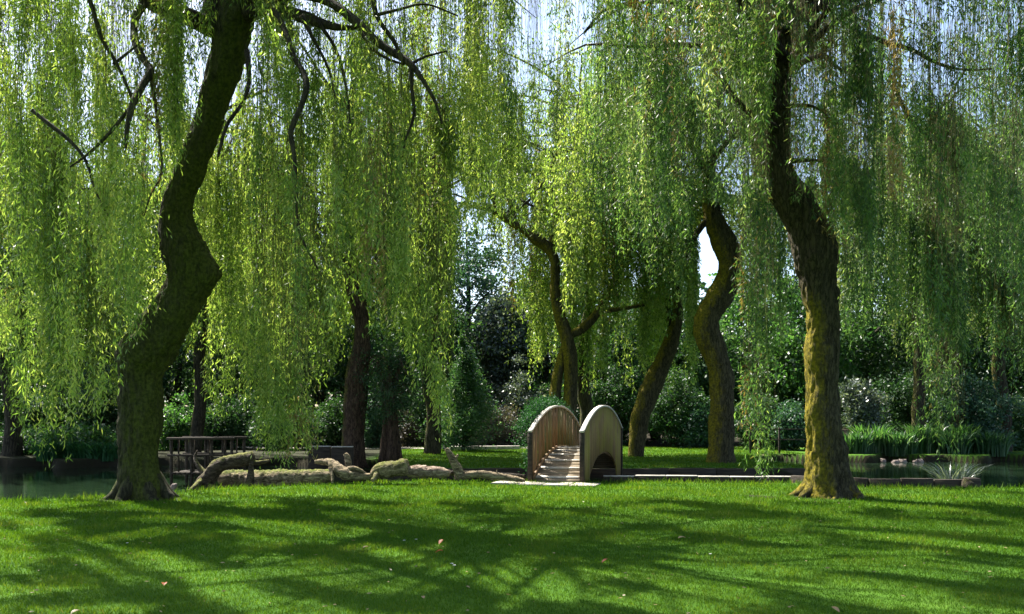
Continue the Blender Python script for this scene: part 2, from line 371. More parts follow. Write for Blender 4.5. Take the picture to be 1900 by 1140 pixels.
def make_strands(name, base, dirh, arc, zb, parent, mats, leafL=0.11, leafW=0.026, dens=30, tint_s=None, tint_mid=0.45, midx_s=None, stem=True):
    n_ = len(base)
    Ln = base[:, 2] - zb
    ok = Ln > 0.35
    base, dirh, arc, zb, Ln = base[ok], dirh[ok], arc[ok], zb[ok], Ln[ok]
    ts = (tint_s[ok] if tint_s is not None else np.clip(rng.normal(tint_mid, 0.14, ok.sum()), 0, 1))
    ms = midx_s[ok] if midx_s is not None else np.zeros(ok.sum(), dtype=np.int32)
    cnt = np.maximum(3, (Ln * dens).astype(int))
    idx = np.repeat(np.arange(len(base)), cnt); N = len(idx)
    u = rng.random(N); f = u * Ln[idx]
    out = arc[idx] * (1 - np.exp(-f / 0.5))
    ph = rng.random(len(base)) * 6.28; am = rng.uniform(0.02, 0.07, len(base))
    sx = am[idx] * np.sin(f * 1.7 + ph[idx]); sy = am[idx] * np.cos(f * 1.3 + ph[idx])
    # side twigs: some leaves sit on short drooping twigs
    tw = rng.random(N) < 0.55
    ta = rng.random(N) * 6.28; tl = rng.random(N) * 0.13 * tw
    pos = np.stack([base[idx, 0] + dirh[idx, 0] * out + sx + np.cos(ta) * tl, base[idx, 1] + dirh[idx, 1] * out + sy + np.sin(ta) * tl, base[idx, 2] - f - tl * 0.8], -1)
    a = rng.random(N) * 6.28; tilt = np.clip(rng.normal(0.6, 0.33, N), 0.05, 1.5)
    d = np.stack([np.cos(a) * np.sin(tilt), np.sin(a) * np.sin(tilt), -np.cos(tilt)], -1)
    L = leafL * rng.uniform(0.6, 1.25, N); W = leafW * rng.uniform(0.7, 1.3, N)
    tn = np.clip(ts[idx] + rng.normal(0, 0.2, N), 0, 1)  # wide per-leaf tint spread also imitates shade between the leaves
    mi = ms[idx].astype(np.int32)
    # canopy gaps cut along the sun's direction to put dapples on the lawn
    gx = pos[:, 0] - SX / SZ * pos[:, 2]; gy = pos[:, 1] - SY / SZ * pos[:, 2]
    hole = DAPPLE_HOLES[((gx * 8).astype(int)) % 256, ((gy * 8).astype(int)) % 256]
    qx, qy = proj(pos[:, 0], pos[:, 1], pos[:, 2]); thin = np.zeros(N, dtype=bool)
    for (x0, y0, x1, y1, pr) in SKYGAPS:
        ex = (qx - (x0 + x1) / 2) / ((x1 - x0) * .62); ey = (qy - (y0 + y1) / 2) / ((y1 - y0) * .62)
        thin |= (ex * ex + ey * ey < 1 + .5 * np.sin(qx * .11) * np.sin(qy * .07)) & (rng.random(N) < pr * .9)
    kp = ~thin & ~((hole > np.where(gy > 10.5, np.where(np.abs(gx - .5) < 4, -.2, -.04), .07)) & (rng.random(N) < .93) & (gy < 19.5) & (gy > 2) & (pos[:, 1] < 26))
    pos, d, L, W, tn, mi = pos[kp], d[kp], L[kp], W[kp], tn[kp], mi[kp]
    st = None
    if stem:
        K = 7; S = len(base)
        t = np.linspace(0, 1, K)[None, :]; ff = t * Ln[:, None]; oo = arc[:, None] * (1 - np.exp(-ff / 0.5))
        cx = base[:, 0:1] + dirh[:, 0:1] * oo + am[:, None] * np.sin(ff * 1.7 + ph[:, None])
        cy = base[:, 1:2] + dirh[:, 1:2] * oo + am[:, None] * np.cos(ff * 1.3 + ph[:, None]); cz = base[:, 2:3] - ff
        rr = 0.0032 * (1.15 - t) + 0 * ff
        V = np.empty((S, K, 3, 3))
        for q in range(3):
            V[:, :, q, 0] = cx + rr * math.cos(q * 2.1); V[:, :, q, 1] = cy + rr * math.sin(q * 2.1); V[:, :, q, 2] = cz
        bi = (np.arange(S) * K * 3)[:, None, None]; ki = (np.arange(K - 1) * 3)[None, :, None]; q = np.arange(3)[None, None, :]; q2 = (q + 1) % 3
        Fs = np.stack([bi + ki + q, bi + ki + q2, bi + ki + 3 + q2, bi + ki + 3 + q], -1).reshape(-1, 4)
        st = (V.reshape(-1, 3), Fs, len(mats))
        mats = list(mats) + [M['stem']]
    me = leaves_mesh(name, pos, d, L, W, tn, mats, mi, st)
    print(name, "strands", len(base), "leaves", N)
    return link(name, me, parent)

def boughs(tree, origins, n_, rad, rise, mat, azw=None, ysc=1.0, r0=0.09, visible=None):
    """arching boughs; returns list of sampled points arrays"""
    res = []
    for k in range(n_):
        o = np.array(origins[k % len(origins)], dtype=float)
        az = 2 * math.pi * (k + random.uniform(-.35, .35)) / n_ if azw is None else random.uniform(*azw)
        Rk = random.uniform(*rad); hk = random.uniform(*rise)
        dx, dy = math.cos(az) * Rk, math.sin(az) * Rk * ysc
        j = lambda s: random.uniform(-s, s)
        pts = [(o[0], o[1], o[2], r0), (o[0] + dx * .25 + j(.3), o[1] + dy * .25 + j(.3), o[2] + hk * .55, r0 * .75),
               (o[0] + dx * .55 + j(.5), o[1] + dy * .55 + j(.5), o[2] + hk + j(.2), r0 * .5),
               (o[0] + dx * .82 + j(.5), o[1] + dy * .82 + j(.5), o[2] + hk * .95, r0 * .28), (o[0] + dx, o[1] + dy, o[2] + hk * .7 - 0.4, r0 * .08)]
        tube("bough", pts, mat, tree, step=0.35, segs=7, rough=0.0)
        c = catmull(pts, 0.2); res.append(c[:, :3])
    return res
def anchors(paths, per_m, spread=0.5, cl=7, clr=0.12, t0=0.2):
    """clumps of strand bases along boughs"""
    B = []; cid = []; k = 0
    for c in paths:
        n0 = int(len(c) * t0); seg = c[n0:]
        if len(seg) < 2: continue
        L = np.linalg.norm(np.diff(seg, axis=0), axis=1).sum(); m_ = max(1, int(L * per_m))
        for q in range(m_):
            p = seg[rng.integers(0, len(seg))] + np.array([rng.normal(0, spread), rng.normal(0, spread), rng.normal(0.0, 0.12)])
            w = int(max(2, rng.normal(cl, 2)))
            B.append(p + np.stack([rng.normal(0, clr, w), rng.normal(0, clr, w), rng.normal(0, 0.12, w)], -1)); cid += [k] * w; k += 1
    return np.vstack(B), np.array(cid)
def curtain(name, tree, paths, prof, mats, per_m=2.0, spread=0.5, cl=7, keep=(), leafL=0.11, leafW=0.026, dens=30, tint_mid=0.45, early=230, minz=0.25,
            dead=0.0, extra=None, gapscale=1.0, tfield=None, clr=0.12):
    base, cid = anchors(paths, per_m, spread, cl, clr=clr)
    nlong = 0
    if extra is not None:
        extra = sorted(extra, key=lambda q: len(q)); eb = [];
        for (x0, x1, ytop, d0, d1, ncl, w, *lg) in extra:
            if lg: nlong += ncl * w
            for q in range(ncl):
                d = rng.uniform(d0, d1); p = P(rng.uniform(x0, x1), ytop + rng.uniform(-40, 40), d)
                eb.append((np.array(p) + np.stack([rng.normal(0, .1, w), rng.normal(0, .1, w), rng.normal(0, .1, w)], -1)))
        k0 = cid.max() + 1
        cid = np.concatenate([cid] + [np.full(len(e), k0 + i) for i, e in enumerate(eb)]); base = np.vstack([base] + eb)
    n_ = len(base); nc = cid.max() + 1
    px, _ = proj(base[:, 0], base[:, 1], base[:, 2])
    yb = np.interp(px, [q[0] for q in prof], [q[1] for q in prof])
    ec = (rng.random(nc) ** 1.6 * early)[cid]; ei = rng.random(n_) * 70
    yb = yb - ec - ei + rng.normal(0, 8, n_)
    long_ = np.arange(n_) >= n_ - nlong
    yb = np.where(long_, yb + ec * .75, yb)
    zb = EYE + (HY - yb) * base[:, 1] / F
    zb = np.maximum(zb, minz + 0.25 * rng.random(n_))
    # strands no longer than 7.5 m
    zb = np.maximum(zb, base[:, 2] - np.where(long_, 12, rng.uniform(5.5, 8.5, nc)[cid]))
    az = rng.random(nc)[cid] * 6.28 + rng.normal(0, .6, n_); dirh = np.stack([np.cos(az), np.sin(az)], -1)
    arc = rng.uniform(0.02, 0.22, n_)
    zb = cut_strands(base, dirh, arc, zb, keep, gapscale=gapscale)
    ts = np.clip(rng.normal(tint_mid - .03, .21, nc)[cid] + rng.normal(0, .05, n_), 0, 1)  # clump tint spread also puts crown shade into the leaf colour
    ms = (rng.random(nc)[cid] < dead).astype(np.int32)
    return make_strands(name, base, dirh, arc, zb, tree, mats, leafL, leafW, dens, ts, midx_s=ms)

# ------------------------------------------------------------------ ground, water
edge = [(-1400, 935), (-400, 932), (0, 929), (84, 927), (220, 922), (330, 914), (430, 905), (560, 901), (650, 898), (800, 893), (975, 894), (1100, 894), (1490, 897), (1600, 904), (1815, 906), (1900, 906), (2600, 906)]
EX = []; EY = []
for px, py in edge:
    g = G(px, py); EX.append(g.x); EY.append(g.y)
o_ = np.argsort(EX); EX = np.array(EX)[o_]; EY = np.array(EY)[o_]
def water_sd(x, y):
    """positive inside the water (metres from the nearest bank)"""
    yn = np.interp(x, EX, EY)
    w = 0.18 * np.sin(x * 1.3) + 0.12 * np.sin(x * 2.9 + 1)
    a = y - yn                         # beyond near edge
    # island box
    ix0 = -4.3 - 0.3 * np.sin(y * .7); ix1 = 9.2 + 0.5 * np.sin(y * .6)
    dx = np.maximum(ix0 - x, x - ix1); dy = (24.4 + w * .4) - y
    isl = np.maximum(dx, dy)           # negative inside the island
    far = (29.5 + w * 3 + 3.0 * np.clip((x - 8) / 3, 0, 1)) - y
    return np.minimum(np.minimum(a, isl), far)
WZ = -0.30
def ground_z(x, y):
    s = water_sd(x, y)
    t = np.clip((s + 0.02) / 0.22, 0, 1); t = t * t * (3 - 2 * t)
    base = 0.03 * np.sin(x * .5 + 1) * np.cos(y * .43) * np.clip((19 - y) / 6, 0, 1) + 0.012 * np.sin(x * 2.1) * np.sin(y * 1.7)
    far = np.clip((y - 44) / 40, 0, 1) * 2.0
    return base * (1 - t) - 0.75 * t + far
WORN = [(-7.1, 15.5, .62), (6.25, 16.0, .66), (4.9, 15.9, .2)]
def grid_ground():
    xs = np.concatenate([np.linspace(-400, -30, 24)[:-1], np.arange(-30, 30, 0.14), np.linspace(30, 400, 24)])
    ys = np.concatenate([np.linspace(-60, 3, 20)[:-1], np.arange(3, 14, 0.22), np.arange(14, 34.5, 0.075), np.arange(34.5, 50, 0.4), np.linspace(50, 900, 30)])
    X, Y = np.meshgrid(xs, ys); Z = ground_z(X, Y)
    V = np.stack([X, Y, Z], -1).reshape(-1, 3); nx, ny = len(xs), len(ys)
    i = np.arange(ny - 1)[:, None] * nx; j = np.arange(nx - 1)[None, :]
    Fq = np.stack([i + j, i + j + 1, i + nx + j + 1, i + nx + j], -1).reshape(-1, 4)
    s = water_sd(X, Y).ravel(); land = np.clip(-(s - 0.0) / 0.06, 0, 1)
    xx = X.ravel(); yy = Y.ravel(); land = land * (1 - .93 * np.clip((-4.8 - xx) / .8, 0, 1) * np.clip((yy - 25) / 1.0, 0, 1))  # far left bank darkened to soil colour, standing in for shade
    for (bx, by, br) in WORN:
        dd = np.hypot(X.ravel() - bx, Y.ravel() - by) + .12 * np.sin(X.ravel() * 9) * np.sin(Y.ravel() * 11); land = land * np.clip((dd - br) / .25, .15, 1)
    yy = Y.ravel(); land = land * np.clip((41.5 - yy + 1.0 * np.sin(X.ravel() * .8)) / 1.5, 0.0, 1)
    o = link("ground", np_mesh("ground", V, Fq, [M['lawn']], {"land": land}, smooth=True)); return struct(o)
ground = grid_ground()
wv = np.array([(-60, 12, WZ), (60, 12, WZ), (60, 34, WZ), (-60, 34, WZ)])
water = struct(link("pond_water", np_mesh("pond_water", wv, np.array([[0, 1, 2, 3]]), [M['water']])))

# ------------------------------------------------------------------ grass blades (stuff)
def grass():
    pos = []
    for (y0, y1, n_) in [(5.6, 8, 90000), (8, 11, 100000), (11, 15, 95000), (15, 20, 80000)]:
        y = rng.uniform(y0, y1, n_); x = (rng.random(n_) - .5) * 2 * (y * 0.67 + 0.6)
        pos.append(np.stack([x, y], -1))
    n_ = 60000; y = rng.uniform(24.2, 40, n_); x = rng.uniform(-5, 12, n_); pos.append(np.stack([x, y], -1))
    p = np.vstack(pos); s = water_sd(p[:, 0], p[:, 1]); p = p[s < -0.03]
    for (bx, by, br) in WORN: p = p[(np.hypot(p[:, 0] - bx, p[:, 1] - by) > br + .1 * rng.random(len(p))) | (rng.random(len(p)) < .12)]
    x, y = p[:, 0], p[:, 1]; n_ = len(p); z = ground_z(x, y)
    hn = np.array([mnoise.noise(Vector((a * 1.3, b * 1.3, 0))) for a, b in zip(x[::1], y[::1])])
    sc_ = np.clip(y / 9.0, 0.8, 2.6)
    h = rng.uniform(0.018, 0.045, n_) * (1 + .5 * hn) * np.clip(sc_, .8, 1.7); w = rng.uniform(0.0035, 0.006, n_) * sc_
    edgeb = np.clip(1 - (-water_sd(x, y)) / 0.35, 0, 1); h *= 1 + 1.6 * edgeb * rng.random(n_)
    a = rng.random(n_) * 6.28; la = rng.random(n_) * 6.28; le = rng.uniform(0.1, 0.9, n_) * h
    V = np.empty((n_, 3, 3), dtype=np.float32)
    V[:, 0] = np.stack([x - np.cos(a) * w, y - np.sin(a) * w, z - 0.004], -1); V[:, 1] = np.stack([x + np.cos(a) * w, y + np.sin(a) * w, z - 0.004], -1)
    V[:, 2] = np.stack([x + np.cos(la) * le, y + np.sin(la) * le, z + h], -1)
    t = np.clip(0.42 + 0.35 * hn + rng.normal(0, .16, n_), 0, 1)
    me = np_mesh("grass", V.reshape(-1, 3), np.arange(n_ * 3).reshape(-1, 3), [M['grass']], {"tint": np.repeat(t, 3)})
    o = link("grass", me); o["kind"] = "stuff"; o["label"] = "short mown green grass covering the lawn"; o["category"] = "grass"
grass()

def litter():
    n_ = 420; y = rng.uniform(5.8, 17, n_); x = (rng.random(n_) - .5) * 2 * (y * .65); a = rng.random(n_) * 6.28
    p = np.stack([x, y, ground_z(x, y) + .03], -1); d = np.stack([np.cos(a), np.sin(a), rng.normal(0, .15, n_)], -1)
    o = link("leaf_litter", leaves_mesh("leaf_litter", p, d, rng.uniform(.03, .06, n_), rng.uniform(.010, .018, n_), rng.random(n_), [M['tan']]))
    o["kind"] = "stuff"; o["label"] = "thin scatter of dry willow leaves over the lawn"; o["category"] = "leaf litter"
litter()
# ------------------------------------------------------------------ willows
def mossy(side=(-1, 0, 0), k=0.5, zmax=99, up=0.3, base=0.0):
    s = Vector(side).normalized()
    def f(p, d, t):
        v = base + k * (d[0] * s.x + d[1] * s.y + d[2] * s.z) + up * max(0, d[2])
        if p[2] > zmax: v -= 0.5 * (p[2] - zmax)
        return v
    return f

# --- T1 the big leaning willow on the left
d1 = 15.5
T1 = thing("willow_tree", P(262, 925, d1), "big dark leaning willow with kinked trunk standing left of the fallen logs", "tree", "weeping willows in the garden")
trunk1 = [(262, 940, 92), (262, 912, 84), (258, 870, 80), (260, 800, 80), (263, 740, 80), (262, 695, 84), (272, 660, 100), (296, 622, 96), (322, 578, 88), (340, 540, 86), (352, 508, 92),
          (345, 470, 86), (336, 440, 74), (328, 400, 66), (335, 360, 56), (352, 320, 60), (370, 280, 60), (386, 235, 58), (398, 190, 60), (410, 140, 64), (424, 90, 74), (432, 50, 82), (440, 10, 66), (455, -40, 50), (470, -120, 42), (478, -220, 34), (470, -320, 24)]
tube("trunk", pxpath([(a, b, c * .86) for a, b, c in trunk1], d1), M['bark_olive'], T1, step=0.05, segs=90, ridge=.16, rough=0.2, flare=0.38, seed=3.1,
     bumps=[(np.array(P(398, 508, d1)), .30, .16), (np.array(P(236, 655, d1)), .22, .14), (np.array(P(305, 430, d1)), .2, .05)], moss=mossy((.7, -.5, 0), 0.2, 99, .3, 0.3))
limb_specs = [
    ([(400, 60, 46), (398, 20, 42), (402, -40, 36), (395, -130, 26), (372, -230, 14)], d1 - .1),
    ([(405, 55, 38), (372, 42, 34, 15.2), (330, 22, 32, 14.6), (285, 8, 28, 14.0), (262, -6, 18, 13.6), (225, -40, 12, 13.2), (160, -110, 8, 13)], d1),
    ([(272, 0, 15, 13.7), (252, 34, 14, 13.4), (250, 75, 14, 13.1), (266, 110, 13, 12.8), (279, 132, 14, 12.6), (262, 162, 13, 12.4), (246, 195, 12, 12.2), (236, 235, 9, 12.1), (233, 275, 5, 12)], 13),
    ([(279, 130, 9), (286, 180, 7), (294, 240, 5.5), (300, 320, 4), (280, 360, 3), (268, 400, 2)], 12.6),
    ([(246, 195, 7), (205, 245, 6), (165, 285, 5), (130, 310, 3.5)], 12.2),
    ([(60, 205, 8), (84, 225, 8), (130, 262, 7), (160, 300, 6), (175, 350, 4), (200, 400, 2.5)], 12.3),
    ([(150, -30, 9), (170, 10, 9), (188, 70, 8), (215, 115, 7), (240, 170, 6), (246, 190, 4)], 12.4),
    ([(210, 120, 6), (235, 100, 5), (260, 80, 3)], 12.4),
    ([(452, 30, 30, 15.4), (500, 14, 26, 14.8), (545, 26, 24, 14.2), (590, 42, 20, 13.6), (635, 52, 11, 13.3), (670, 50, 6, 13.2)], 15.2),
    ([(465, 0, 22, 15.3), (500, 0, 20, 14.6), (560, -10, 19, 13.8), (612, 5, 17, 13.2), (660, 40, 16, 12.9), (705, 82, 14, 12.7), (742, 105, 14, 12.6), (765, 122, 12, 12.5), (785, 150, 8, 12.4), (808, 190, 6, 12.4), (820, 230, 4, 12.4)], 14.6),
    ([(762, 120, 8), (764, 165, 7), (768, 215, 6), (752, 260, 4), (745, 300, 2)], 12.5),
    ([(765, 118, 6), (790, 105, 5), (830, 95, 3)], 12.5),
    ([(508, 20, 12, 13.6), (530, 60, 11, 13.2), (545, 105, 11, 12.8), (568, 150, 12, 12.5), (560, 195, 10, 12.3), (540, 242, 10, 12.2), (546, 290, 8, 12.2), (549, 350, 6, 12.2), (556, 430, 4.5, 12.3), (590, 500, 3, 12.4)], 14.9),
    ([(690, -40, 11), (694, 10, 10), (704, 40, 9), (730, 75, 8), (742, 100, 6)], 12.7),
    ([(700, 28, 7), (740, 18, 5), (790, 8, 4), (850, 30, 3)], 12.7),
    ([(458, 95, 10, 15), (462, 150, 8, 14.2), (450, 190, 7, 13.6), (420, 235, 6, 13.2), (405, 290, 5, 13)], 15.3),
    ([(590, 40, 8), (622, 90, 6), (640, 150, 5), (650, 230, 3)], 13.4),
    ([(670, 60, 7), (690, 90, 6), (720, 110, 5), (750, 120, 4)], 12.6),
    ([(560, 30, 9), (580, 70, 7), (610, 130, 5), (625, 200, 3)], 13.2),
]
for pts, d in limb_specs:
    tube("limb", pxpath(pts, d), M['bark'], T1, step=0.12, segs=10, rough=0.12, moss=mossy(base=-.1))
top1 = [tuple(P(470, -250, d1)), tuple(P(440, 0, d1)), tuple(P(395, -130, d1)), tuple(P(372, -200, d1)), tuple(P(455, -60, d1))]
# keep-outs that leave the big trunk visible (px) for nearer strands
KEEP1 = []
for (a, b) in zip(trunk1[2:-5], trunk1[3:-4]):
    y0, y1 = sorted((a[1], b[1])); xc = (a[0] + b[0]) / 2; w = max(a[2], b[2]) * .5
    KEEP1.append((xc - w * .85, y0, xc + w * .85, y1, d1 + .5))
trunk6 = [(1540, 935, 118), (1538, 915, 98), (1534, 880, 86), (1531, 840, 76), (1528, 790, 68), (1525, 740, 64), (1524, 690, 60), (1526, 640, 60), (1528, 600, 60), (1522, 560, 62), (1516, 520, 70),
          (1511, 480, 80), (1504, 440, 82), (1490, 405, 76), (1468, 372, 70), (1450, 340, 64), (1442, 300, 58), (1440, 250, 56), (1440, 200, 52), (1444, 150, 48), (1448, 100, 46), (1456, 50, 42), (1464, 0, 38), (1470, -60, 34), (1476, -140, 28), (1480, -230, 20)]
d6 = 16.0
for (a, b) in zip(trunk6[:14], trunk6[1:15]):
    y0, y1 = sorted((a[1], b[1])); xc = (a[0] + b[0]) / 2; w = max(a[2], b[2]) * .5
    KEEP1.append((xc - w * .8, y0, xc + w * .8, y1, d6 + .5))
for (a, b) in zip(trunk6[14:21], trunk6[15:22]):
    y0, y1 = sorted((a[1], b[1])); xc = (a[0] + b[0]) / 2
    KEEP1.append((xc - 13, y0, xc + 15, y1, d6 + .5))
for (x0, y0, x1, y1) in [(1308, 300, 1326, 400), (1313, 235, 1330, 300), (1322, 170, 1340, 235), (1338, 120, 1354, 170)]: KEEP1.append((x0, y0, x1, y1, 27.5))
def roots(t, x, y, rad, mat, n_):
    for k in range(n_):
        a = 2 * math.pi * (k + random.uniform(-.25, .25)) / n_; l_ = rad * random.uniform(1.2, 1.65); b = a + random.uniform(-.35, .35)
        c, s_ = math.cos(a), math.sin(a)
        tube("root", [(x + c * rad * .45, y + s_ * rad * .45, .42, .15), (x + c * rad * .95, y + s_ * rad * .85, .10, .12), (x + c * rad * 1.25, y + s_ * rad * 1.08, .01, .08), (x + math.cos(b) * l_, y + math.sin(b) * l_, -.06, .04)], M[mat], t, step=.05, segs=14, rough=.2, seed=k, moss=mossy((-1, 0, .3), .3, 99, 0, .2))
roots(T1, -7.1, 15.5, .47, 'bark_olive', 7)
KEEPB = [(955, 730, 1165, 925, 24.5)]
p1 = boughs(T1, top1, 30, (4.0, 7.4), (0.6, 2.2), M['bark'], ysc=0.8, r0=0.075)
p1 += boughs(T1, top1, 8, (4.5, 8.0), (2.0, 3.4), M['bark'], azw=(-2.5, -.35), r0=.04)  # boughs towards the camera above the frame, added to shade the near lawn
for pts, d in limb_specs:
    q = pxpath(pts, d); p1.append(catmull(q, .2)[:, :3])
prof1 = [(-200, 800), (0, 830), (84, 868), (110, 862), (125, 800), (215, 790), (300, 850), (345, 865), (352, 800), (400, 800), (470, 835), (480, 868), (600, 862), (612, 790), (650, 700), (720, 650), (735, 690), (745, 660), (785, 745), (800, 690), (808, 830), (832, 830), (850, 520), (880, 480), (930, 440), (1000, 430)]
curtain("crown", T1, p1, prof1, [M['willow'], M['dead']], per_m=1.0, spread=0.6, cl=9, clr=.085, keep=KEEP1 + KEEPB + [(380, 830, 478, 925, 19), (612, 790, 800, 925, 19), (640, 560, 690, 860, 28), (84, 800, 130, 900, 14)],
        leafL=.115, leafW=.021, dens=38, tint_mid=0.62, early=330, dead=0.015,
        extra=[(84, 108, 240, 14, 14.6, 5, 8, 1), (312, 345, 420, 15, 15.6, 3, 6, 1), (205, 225, 500, 15, 15.6, 2, 6, 1), (-20, 100, -40, 14, 17, 22, 7), (300, 520, -60, 15.8, 18, 16, 7), (478, 600, 260, 13.8, 15.2, 17, 8, 1), (730, 750, 300, 14, 15, 3, 8, 1), (780, 795, 300, 14, 15, 3, 8, 1), (810, 830, 200, 14.5, 15.2, 5, 12, 1), (600, 800, 20, 14, 17, 22, 7), (90, 330, 20, 14, 18, 20, 7), (370, 480, 150, 16.5, 18, 12, 7), (835, 990, -60, 15, 19, 30, 6), (850, 965, 140, 17, 19, 14, 7), (-100, 950, -430, 9.6, 11.4, 42, 9)])  # last entry: unseen strand clumps above the frame, added to shade the lawn

# --- T6 the big willow on the right
T6 = thing("willow_tree", P(1540, 920, d6), "large willow at right with yellow moss on the sunlit side of its thick trunk", "tree", "weeping willows in the garden")
tube("trunk", pxpath([(a, b, c * .92) for a, b, c in trunk6], d6), M['bark_green'], T6, step=0.05, segs=90, ridge=.16, rough=0.2, flare=0.36, seed=8.3,
     bumps=[(np.array(P(1545, 545, d6)), .18, .10), (np.array(P(1500, 600, d6)), .15, .05)], moss=mossy((-1, -.25, 0), 0.42, 3.6, .2, 0.12))
limb6 = [
    ([(1448, 110, 30), (1420, 60, 24), (1380, 10, 20), (1330, -60, 14), (1260, -120, 8)], 15.8),
    ([(1455, 60, 26), (1500, 20, 22), (1560, 0, 18), (1620, -10, 14), (1700, -30, 8)], 15.8),
    ([(1600, 60, 9), (1640, 78, 8), (1690, 92, 7), (1740, 118, 6), (1790, 130, 4), (1840, 128, 3)], 15.4),
    ([(1650, 150, 8), (1665, 175, 8), (1690, 225, 7), (1725, 258, 5), (1750, 300, 4)], 15.4),
    ([(1445, 200, 12), (1480, 196, 8), (1510, 198, 5), (1540, 220, 3)], 15.6),
    ([(1450, 300, 12), (1500, 298, 7), (1545, 300, 4)], 15.8),
    ([(1442, 240, 16), (1400, 215, 12), (1370, 190, 9), (1345, 150, 5)], 15.7),
    ([(1085, 60, 5), (1120, 20, 6), (1160, 8, 8), (1210, -20, 9), (1300, -70, 10)], 15.5),
    ([(1690, 540, 14, 26), (1705, 600, 14, 26), (1708, 660, 12, 26)], 26),
]
for pts, d in limb6[:-1]:
    tube("limb", pxpath(pts, d), M['bark'], T6, step=0.12, segs=10, rough=0.12, moss=mossy(base=-.1))
top6 = [tuple(P(1470, -60, d6)), tuple(P(1476, -140, d6)), tuple(P(1456, 30, d6)), tuple(P(1480, -200, d6)), tuple(P(1444, 140, d6))]
p6 = boughs(T6, top6, 30, (3.6, 6.6), (0.6, 2.4), M['bark'], ysc=0.85, r0=0.075)
p6 += boughs(T6, top6, 9, (4.5, 8.5), (2.0, 3.4), M['bark'], azw=(-2.9, -.7), r0=.04)  # same here: unseen near boughs added for shade on the lawn
for pts, d in limb6[:-1]:
    q = pxpath(pts, d); p6.append(catmull(q, .2)[:, :3])
prof6 = [(900, 250), (1000, 330), (1060, 420), (1150, 480), (1250, 520), (1290, 430), (1350, 420), (1375, 600), (1376, 868), (1396, 868), (1398, 700), (1401, 912), (1426, 915), (1430, 690), (1480, 660), (1560, 640), (1620, 700), (1700, 720), (1718, 850), (1782, 855), (1790, 720), (1900, 740), (2100, 760)]
curtain("crown", T6, p6, prof6, [M['willow_cool'], M['dead']], per_m=1.0, spread=0.6, cl=9, clr=.085, keep=KEEP1 + KEEPB + [(1290, 380, 1370, 880, 25), (1280, 540, 1375, 880, 99)],
        leafL=.115, leafW=.021, dens=38, tint_mid=0.42, early=340, dead=0.07,
        extra=[(1380, 1392, 430, 15.5, 16, 2, 8, 1), (1404, 1422, 430, 14.8, 15.5, 3, 9, 1), (1728, 1775, 220, 14.8, 15.6, 8, 8, 1), (1415, 1475, 180, 15, 15.4, 14, 7), (1420, 1480, 20, 15, 15.6, 10, 7), (1560, 1815, 40, 14, 18, 22, 7), (1330, 1420, 60, 14.5, 17.5, 12, 7), (1060, 1330, -30, 15, 19, 24, 7), (1790, 1910, -30, 14, 18, 20, 7), (950, 2000, -430, 9.6, 11.4, 44, 9)])  # last entry again unseen overhead clumps, added for lawn shade

roots(T6, 6.27, 16.0, .5, 'bark_green', 7)
# --- T2 willow behind the logs
d2 = 27.5
T2 = thing("willow_tree", P(660, 860, d2), "red-brown slender willow trunk behind the low wall and curved log", "tree", "weeping willows in the garden")
tr2 = [(657, 868, 44), (657, 845, 40), (656, 800, 40), (660, 740, 42), (664, 690, 42), (672, 640, 32), (672, 600, 26), (664, 560, 28), (654, 530, 26), (650, 490, 20), (655, 440, 18), (662, 380, 16), (655, 300, 14), (648, 200, 12)]
tube("trunk", pxpath(tr2, d2), M['bark_red'], T2, step=0.09, segs=48, ridge=.16, rough=0.14, flare=0.2, seed=5, moss=mossy(base=-.1))
for pts in ([(668, 575, 18), (680, 540, 15), (690, 505, 11), (705, 460, 8), (730, 400, 6)], [(655, 500, 12), (630, 470, 9), (600, 430, 7), (570, 400, 4)]):
    tube("limb", pxpath(pts, d2), M['bark'], T2, step=0.2, segs=9, rough=0.1, moss=mossy(base=-.1))
p2 = boughs(T2, [tuple(P(650, 300, d2)), tuple(P(650, 220, d2)), tuple(P(705, 460, d2)), tuple(P(655, 400, d2))], 20, (2.5, 5.2), (0.6, 2.2), M['bark'], r0=0.07)
prof2 = [(0, 760), (250, 780), (330, 800), (480, 800), (600, 770), (640, 640), (690, 620), (720, 700), (830, 760), (845, 520), (930, 500)]
KEEP2 = [(632, 620, 688, 870, d2 + .5), (645, 545, 690, 640, d2 + .5), (640, 480, 675, 560, d2 + .3), (840, 480, 930, 860, 60), (300, 800, 900, 900, 60)] + KEEPB
curtain("crown", T2, p2, prof2, [M['willow'], M['dead']], per_m=2.2, spread=0.6, cl=6, keep=KEEP2, leafL=0.15, leafW=0.042, dens=20, tint_mid=0.5, early=170, clr=0.16)

# --- T7 willow beyond the left pond
d7 = 31
T7 = thing("willow_tree", P(368, 840, d7), "thin dark willow trunk far back across the left pond", "tree", "weeping willows in the garden")
tube("trunk", pxpath([(360, 850, 26), (366, 800, 24), (372, 740, 22), (370, 660, 20), (380, 560, 18), (372, 440, 16), (380, 330, 14), (385, 240, 10)], d7), M['bark'], T7, step=0.2, segs=14, rough=0.14, flare=.2, seed=6, moss=mossy(base=-.1))
p7 = boughs(T7, [tuple(P(380, 400, d7)), tuple(P(378, 300, d7)), tuple(P(376, 250, d7))], 18, (3, 7.0), (0.6, 2.0), M['bark'], r0=0.08)
curtain("crown", T7, p7, [(0, 770), (200, 790), (500, 790), (640, 760), (700, 700)], [M['willow'], M['dead']], per_m=2.0, spread=0.7, cl=6, keep=KEEP2 + [(440, 690, 480, 850, 60)], leafL=0.17, leafW=0.05, dens=17, tint_mid=0.42, early=170, clr=0.18)

